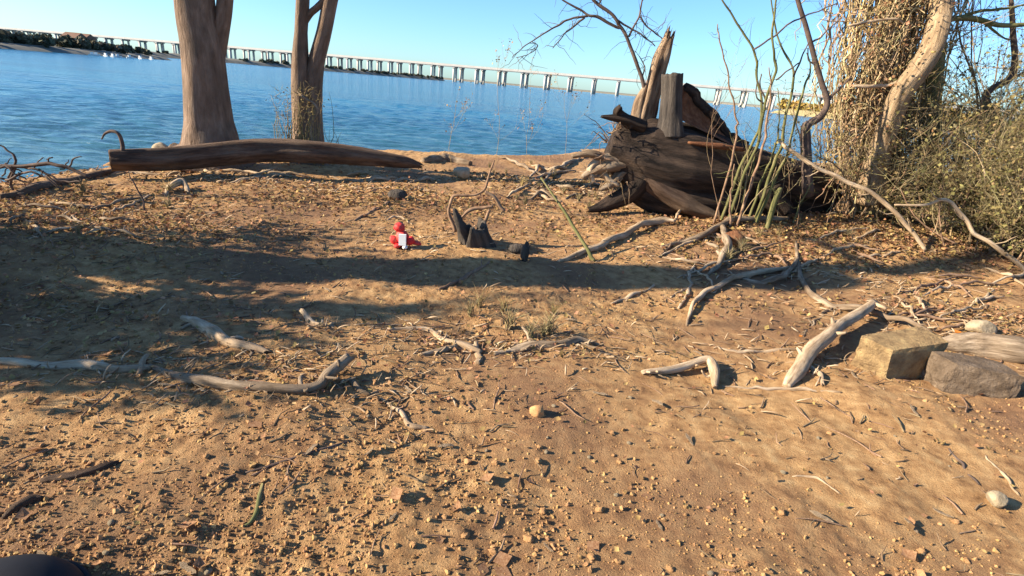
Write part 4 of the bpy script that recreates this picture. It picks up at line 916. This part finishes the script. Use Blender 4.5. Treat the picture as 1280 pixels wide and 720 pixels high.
# ------------------------------------------------------------------ trees out of frame whose shadows cross the bank
def shadow_tree(px, py, back, h, r, label, seed, lean=0.0, crown=True, kids=4):
    q = G(px, py); b = np.append(q[:2] - SUN_DIR2 * back, 0); b[2] = float(height(b[0], b[1])[0]) - .05
    g = np.random.default_rng(seed)
    o = thing('bare_tree', b, label, 'tree'); top = b + np.array([lean * SUN_DIR2[0], lean * SUN_DIR2[1], h])
    mb = MB(); tube(mb, [b, b + (top - b) * .3, b + (top - b) * .7, top], [r * 1.25, r, r * .9, r * .7], k=14, n=30, jit=.15, freq=2, bend=.12); mb.build('trunk', M['bark'], o)
    br_ = []
    for k in range(kids): grow(br_, top - (0, 0, g.uniform(0, h * .3)), unit(np.append(g.normal(size=2) * .8, .7)), h * .45, r * .5, 3, .6, .06, 6, 3, .62, g)
    if br_: mb = MB(); add_tubes(mb, br_, 7); mb.build('crown', M['bark'], o)
shadow_tree(300, 334, 4.4, 4.1, .30, 'thick bare tree standing on the bank outside the view, shading the hollow', 1, kids=1)
shadow_tree(420, 384, 6.5, 3.3, .085, 'slender bare tree standing behind the thick shading tree', 2, kids=1)
shadow_tree(160, 244, 4.2, 4.5, .03, 'thin bare sapling by the water outside the view', 3, kids=2)
g = np.random.default_rng(61)
for px, py, bk, hh, lab in ((20, 345, 2.3, 1.25, 'leafy low shrub on the bank outside the view, shading the litter'), (70, 420, 2.4, .95, 'low shrub outside the view beside the leafy shrub')):
    q = G(px, py); b = np.append(q[:2] - SUN_DIR2 * bk, 0); b[2] = float(height(b[0], b[1])[0])
    o = thing('brush_shrub', b, lab, 'shrub'); br_ = []
    for k in range(14): grow(br_, b + np.append(g.normal(size=2) * .15, 0), (g.normal() * .5, g.normal() * .5, 1), hh, .012, 2, .6, .05, 6, 4, .6, g)
    mb = MB(); add_tubes(mb, br_, 5); mb.build('stems', M['twig'], o)
    tips = np.concatenate([b_[0] for b_ in br_]); tips = tips[g.integers(0, len(tips), 4500)] + g.normal(size=(4500, 3)) * .04
    mb = MB(); leaf_cloud(mb, tips, .085, g); mb.build('leaves', M['oliveleaf'], o)['kind'] = 'stuff'

# bleached roots and sticks strewn along the foot of the log and round the stump
sr = np.random.default_rng(33)
for k in range(16):
    x = sr.uniform(150, 610); y = 213 + .012 * (x - 130) + sr.uniform(0, 12); L_ = sr.uniform(14, 38); dy = sr.normal() * 2.5
    GS('bleached_root', 'thin bleached root strewn along the foot of the fallen log', [(x - L_, y + dy), (x, y + sr.normal() * 2), (x + L_, y - dy)], [1.4, 2.4, 1.2], M['drift'], 'root', 'bleached roots along the log', n=16, k=6, raise_=[0, .015, 0])
for k in range(16):
    x = sr.uniform(625, 770); y = 222 + sr.uniform(-14, 30); L_ = sr.uniform(12, 34); dy = sr.normal() * 9
    GS('tangled_stick', 'short bleached stick in the tangle at the foot of the dark stump', [(x - L_, y + dy), (x, y + sr.normal() * 3), (x + L_, y - dy)], [1.5, 2.4, 1.2], M['drift' if k % 2 else 'grey'], 'stick', 'tangled sticks by the stump', n=16, k=6, raise_=[0, .04, .01])
for k in range(14):
    x = sr.uniform(10, 190); y = sr.uniform(245, 300); L_ = sr.uniform(10, 40); dy = sr.normal() * 7
    GS('litter_stick', 'thin grey stick among the litter above the shaded hollow', [(x - L_, y + dy), (x, y + sr.normal() * 3), (x + L_, y - dy)], [1.5, 2.2, 1.2], M['drift' if k % 3 == 0 else 'grey'], 'stick', 'litter sticks above the hollow', n=16, k=6, raise_=[0, .02, .0])
for k in range(20):
    x = sr.uniform(830, 1110); y = sr.uniform(290, 350); L_ = sr.uniform(14, 46); dy = sr.normal() * 9
    GS('debris_stick', 'thin bare stick in the debris below the green canes', [(x - L_, y + dy), (x, y + sr.normal() * 3), (x + L_, y - dy)], [1.3, 2.0, 1.0], M['drift' if k % 2 else 'twig'], 'stick', 'debris sticks below the canes', n=16, k=6, raise_=[0, .025, .01])
for k in range(16):
    x = sr.uniform(1130, 1275); y = sr.uniform(345, 440); L_ = sr.uniform(12, 44); dy = sr.normal() * 9
    GS('debris_stick', 'thin bare stick in the debris behind the sandstone block', [(x - L_, y + dy), (x, y + sr.normal() * 3), (x + L_, y - dy)], [1.3, 2.0, 1.0], M['drift' if k % 2 else 'twig'], 'stick', 'debris sticks behind the sandstone', n=16, k=6, raise_=[0, .025, .01])

# tufts of dry grass
tm = []
for k in range(5):
    gg = np.random.default_rng(700 + k); mb = MB()
    for _ in range(34):
        a_ = gg.uniform(0, 6.28); sp_ = gg.uniform(.1, .75); b = np.append(gg.normal(size=2) * .06, -.02); h_ = gg.uniform(.4, 1.0)
        tube(mb, [b, b + (math.cos(a_) * sp_ * .3, math.sin(a_) * sp_ * .3, h_ * .6), b + (math.cos(a_) * sp_, math.sin(a_) * sp_, h_)], [.016, .012, .003], k=3, n=5, cap=False)
    me = mb.mesh('dry_grass_tuft'); me.materials.append(M['moss' if k % 2 else 'brush']); tm.append(me)
for k in range(46):
    if k < 24: x, y = sr.uniform(600, 780), sr.uniform(205, 262)
    elif k < 32: x, y = sr.uniform(560, 700), sr.uniform(385, 425)
    elif k < 40: x, y = sr.uniform(20, 330), sr.uniform(225, 300)
    else: x, y = sr.uniform(860, 1060), sr.uniform(285, 330)
    p = G(x, y); o = bpy.data.objects.new('dry_grass_tuft', tm[k % 5]); COL.objects.link(o); o.location = p; q = sr.uniform(.06, .17); o.scale = (q, q, q); o.rotation_euler.z = sr.uniform(0, 6)
    tag(o, 'small tuft of dry straw grass on the sandy bank', 'grass tuft', 'dry grass tufts')
for k in range(6):
    x0, y0 = sr.uniform(-30, 60), sr.uniform(200, 235); L_ = sr.uniform(30, 70)
    air('brushwood_twig', 'dark bare twig tangled in the dead branch over the water edge', 'twig', [([(x0, y0), (x0 + L_ * .5, y0 + sr.normal() * 8), (x0 + L_, y0 + 14 + sr.normal() * 8)], [1.6, 1.4, .8]), ([(x0 + L_ * .5, y0), (x0 + L_ * .7, y0 - 12)], [1, .5])], M['darktwig'], 4.3 + sr.normal() * .1, 'twigs over the water edge', k=5, bend=.05)

# ------------------------------------------------------------------ scattered small things
def scatter_points(n, g, y0=.75, y1=7.0, pw=1.6, spread=1.02):
    u = g.random(n); y = (y0 ** (1 - pw) + u * (y1 ** (1 - pw) - y0 ** (1 - pw))) ** (1 / (1 - pw))
    x = g.uniform(-spread, spread, n) * (y + .35); return x, y
g = np.random.default_rng(99)
# crumbs of soil: nobody could count them
x, y = scatter_points(70000, g, .7, 6.0, 1.9)
dens = .20 + .62 * sstep(-.12, .3, n2(x, y, .8, 9.1) + .5 * n2(x, y, 2.6, 12.) + .25 * n2(x, y, 7., 2.)) - .5 * sstep(.3, 2.2, x) * sstep(.5, 1.6, y)
keep = (g.random(len(x)) < dens) & (inland(x, y) > .8); x, y = x[keep][:27000], y[keep][:27000]
sz = .0011 + .0052 * g.random(len(x)) ** 5 + .0007 * y + (g.random(len(x)) < .008) * .005
iv, if_ = ICO1; q = iv[None] * (1 + .35 * g.normal(size=(len(x), len(iv), 1)).clip(-1.5, 1.5)) * (sz[:, None] * g.uniform(.6, 1.3, (len(x), 3)))[:, None, :]
z = height(x, y)
q += np.stack([x, y, z + sz * .3], 1)[:, None, :]
mb = MB(); mb.add(q.reshape(-1, 3), (if_[None] + (np.arange(len(x)) * len(iv))[:, None, None]).reshape(-1, 3))
tag(mb.build('soil_crumbs', M['clod'], origin=(0, 0, 0), smooth=False), 'countless crumbs of sandy soil over the bank', 'soil', kind='stuff')

# leaf litter
def litter_points(n, f):
    out = []
    while sum(len(o) for o in out) < n:
        x = g.uniform(-5.5, 7.0, 20000); y = g.uniform(1.0, 7.6, 20000)
        k = (g.random(20000) < f(x, y)) & (inland(x, y) > .3); out.append(np.stack([x[k], y[k]], 1))
    return np.concatenate(out)[:n]
LIT = [(*G(px, py)[:2], a, wx, wy) for px, py, a, wx, wy in ((90, 270, .5, .9, .45), (60, 385, .6, .4, .2), (690, 225, .9, .9, .6), (980, 320, .55, .8, .3), (1230, 400, .6, .6, .3), (400, 470, .45, .7, .16), (560, 430, .35, .5, .14), (660, 432, .3, .5, .14), (240, 440, .3, .6, .2), (300, 400, .2, .9, .2), (300, 290, .25, .8, .3), (450, 240, .2, 1.2, .5), (900, 380, .2, .8, .2))]
def fl(x, y):
    brush = np.exp(-(((x - 4.0) / 2.2) ** 2 + ((y - 5.2) / .55) ** 2)); left = np.exp(-(((x + 3.0) / .9) ** 2 + ((y - 3.4) / .6) ** 2))
    mid = np.exp(-(((x - .2) / 2.6) ** 2 + ((y - 4.9) / 1.0) ** 2)); crest = np.exp(-(((y - 5.3 - .2 * x) / .35) ** 2)) * (x < 0)
    for px, py, a, wx, wy in LIT: brush = brush + a * np.exp(-(((x - px) / wx) ** 2 + ((y - py) / wy) ** 2))
    return .9 * brush + .45 * left + .12 * mid * (n2(x, y, 1.5, 3.) > 0) + .25 * crest + .03
lp = litter_points(19000, fl); z = height(lp[:, 0], lp[:, 1])
mb = MB(); leaf_cloud(mb, np.column_stack([lp, z + .006 + .012 * g.random(len(lp))]), .012 + .0062 * np.minimum(lp[:, 1], 5.5), g, .5)
tag(mb.build('leaf_litter', M['leaf'], origin=(0, 0, 0)), 'dry brown leaf litter strewn under the brush', 'leaves', kind='stuff')
# twig litter
def ft(x, y): return .75 * fl(x, y) + .10 * (y < 3.2) * (n2(x, y, 1.1, 5.) > .05) + .10 * np.exp(-((y - 2.3 - .12 * x) / .35) ** 2)
tp = litter_points(5200, ft); mb = MB()
for (x, y) in tp:
    L_ = g.uniform(.02, .16) * (1 if y > 2.5 else .6); a = g.uniform(0, math.pi); d = np.array([math.cos(a), math.sin(a)]) * L_ / 2
    zz = height([x - d[0], x, x + d[0]], [y - d[1], y, y + d[1]]); r = g.uniform(.0012, .0042)
    tube(mb, [(x - d[0], y - d[1], zz[0] + r), (x + g.normal() * .006, y + g.normal() * .006, zz.max() + r * 1.3), (x + d[0], y + d[1], zz[2] + r + g.random() ** 3 * .03)], [r, r, r * .5], k=4, cap=False)
tag(mb.build('twig_litter', M['twig'], origin=(0, 0, 0)), 'fine broken twig litter over the bank', 'twigs', kind='stuff')

def fp(x, y): return sum(a * np.exp(-(((x - px) / wx) ** 2 + ((y - py) / wy) ** 2)) for px, py, a, wx, wy in PAL) + .015
PAL = [(*G(px, py)[:2], a, wx, wy) for px, py, a, wx, wy in ((330, 460, .8, .55, .20), (420, 480, .6, .5, .15), (540, 430, .7, .5, .16), (660, 435, .6, .45, .14), (120, 470, .4, .6, .15), (300, 225, .5, 1.6, .3), (680, 228, .7, .8, .5), (980, 345, .5, .9, .25), (1180, 400, .6, .6, .3), (80, 390, .6, .3, .2), (100, 270, .4, 1., .4), (560, 300, .3, .6, .3), (950, 450, .3, .7, .25))]
tp = litter_points(2700, fp); mb = MB()
for (x, y) in tp:
    L_ = g.uniform(.012, .09) * (.5 + .17 * y); a = g.normal() * .8; d = np.array([math.cos(a), math.sin(a)]) * L_ / 2
    zz = float(height(x, y, False)[0]); r = g.uniform(.0016, .005) * (.5 + .2 * y); u_ = g.random() ** 3 * .05
    tube(mb, [(x - d[0], y - d[1], zz + r), (x + g.normal() * .005, y + g.normal() * .005, zz + r * 1.8 + u_ * .5), (x + d[0], y + d[1], zz + r + u_)], [r * .8, r, r * .5], k=5, n=4, jit=.5, freq=40)
tag(mb.build('pale_debris', M['drift'], origin=(0, 0, 0)), 'pale splinters and bark bits strewn along the driftwood', 'debris', kind='stuff')

# individual chips, twigs, clods and leaves that show singly
def scatter_copies(name, meshes, m, spots, label, cat, group, size, flat=True, sink=.25):
    mes = []
    for mb in meshes: me = mb.mesh(name, smooth=(name != 'wood_chip')); me.materials.append(m); mes.append(me)
    zs = height([p[0] for p in spots], [p[1] for p in spots])
    for (x, y), z in zip(spots, zs):
        o = bpy.data.objects.new(name, mes[g.integers(0, len(mes))]); COL.objects.link(o); s_ = g.uniform(*size)
        o.scale = (s_, s_, s_); o.rotation_euler = (g.normal() * .12, g.normal() * .12, g.uniform(0, 6.28)); o.location = (x, y, z + s_ * sink)
        tag(o, label, cat, group)
def spots(n, f, ymin=.9, ymax=4.5):
    out = []
    while len(out) < n:
        x, y = scatter_points(400, g, ymin, ymax, 1.5, .92); k = (g.random(400) < f(x, y)) & (inland(x, y) > .9); out += list(zip(x[k], y[k]))
    return out[:n]
chips = []
for k in range(6):
    mb = MB(); gg = np.random.default_rng(k); n = 8; t = np.linspace(-1, 1, n); w = .22 * (1 - t ** 4) * gg.uniform(.6, 1.2, n)
    hgt = .10 * np.sin(t * 2 + k)
    top = np.concatenate([np.stack([t, -w, hgt + .06], 1), np.stack([t, w, hgt + .10], 1)]); bot = top - (0, 0, .09)
    v = np.concatenate([top, bot]); i = np.arange(n - 1)
    f = np.concatenate([np.stack([i, i + 1, n + i + 1, n + i], 1), np.stack([2 * n + i, 3 * n + i, 3 * n + i + 1, 2 * n + i + 1], 1), np.stack([i, 2 * n + i, 2 * n + i + 1, i + 1], 1), np.stack([n + i, n + i + 1, 3 * n + i + 1, 3 * n + i], 1)])
    mb.add(v, f, [(0, n, 3 * n, 2 * n), (n - 1, 3 * n - 1, 4 * n - 1, 2 * n - 1)]); chips.append(mb)
scatter_copies('wood_chip', chips, M['drift'], spots(70, lambda x, y: .3 + .7 * np.exp(-((y - 2.2 - .12 * x) / .5) ** 2)), 'pale dry wood chip lying on the bare soil', 'wood chip', 'wood chips on the soil', (.012, .04))
clods = []
for k in range(6): mb = MB(); rock(mb, (0, 0, 0), (1, .8, .6), 200 + k, 6, .55, ICO3); clods.append(mb)
scatter_copies('soil_clod', clods, M['clod'], spots(110, lambda x, y: .6 + .4 * (x < .5)), 'brown crumbly soil clod lying loose on the bank', 'clod', 'loose soil clods', (.006, .017))
peb = []
for k in range(4): mb = MB(); rock(mb, (0, 0, 0), (1, .8, .6), 300 + k, 4, .08, ICO2); peb.append(mb)
scatter_copies('pebble', peb, M['palestone'], spots(60, lambda x, y: .5 + 0 * x), 'small pale pebble half set in the soil', 'pebble', 'pale pebbles in the soil', (.005, .012))
tw = []
for k in range(7):
    mb = MB(); gg = np.random.default_rng(50 + k); tube(mb, [(-1, 0, 0), (-.3, gg.normal() * .07, .05), (.4, gg.normal() * .07, .05), (1, gg.normal() * .1, .02)], [.032, .036, .03, .012], k=6, n=14, jit=.3, freq=4, bend=.035)
    if k % 2: tube(mb, [(.2, 0, .07), (.45, .2, .12), (.6, .38, .12)], [.03, .025, .012], k=5, n=6)
    tw.append(mb)
scatter_copies('fallen_twig', tw, M['twig'], spots(90, lambda x, y: .12 + .88 * np.exp(-((y - 2.4 - .1 * x) / .6) ** 2)), 'short brown twig lying flat on the bare soil', 'twig', 'fallen twigs on the soil', (.03, .10), sink=.03)
lf = []
for k in range(5): mb = MB(); leaf_cloud(mb, np.zeros((1, 3)), np.array([1.0]), np.random.default_rng(400 + k), .8); lf.append(mb)
scatter_copies('dry_leaf', lf, M['leaf'], spots(60, lambda x, y: .5 + 0 * x), 'single dry brown leaf on the bare soil', 'leaf', 'dry leaves on the soil', (.03, .055), sink=.12)
for px, py, sz_, lab in ((1194, 424, .085, 'bright orange leaf in front of the whitish stone'), (1000, 424, .05, 'orange brown leaf behind the thick tan branch')):
    p = G(px, py); mb = MB(); leaf_cloud(mb, np.zeros((1, 3)), np.array([sz_]), np.random.default_rng(7), .9); o = mb.build('orange_leaf', M['orangeleaf'], origin=(0, 0, 0)); o.location = p + (0, 0, .035 if px > 1100 else .012); tag(o, lab, 'leaf')
for o in bpy.data.objects:
    if '_o' in o: del o['_o']
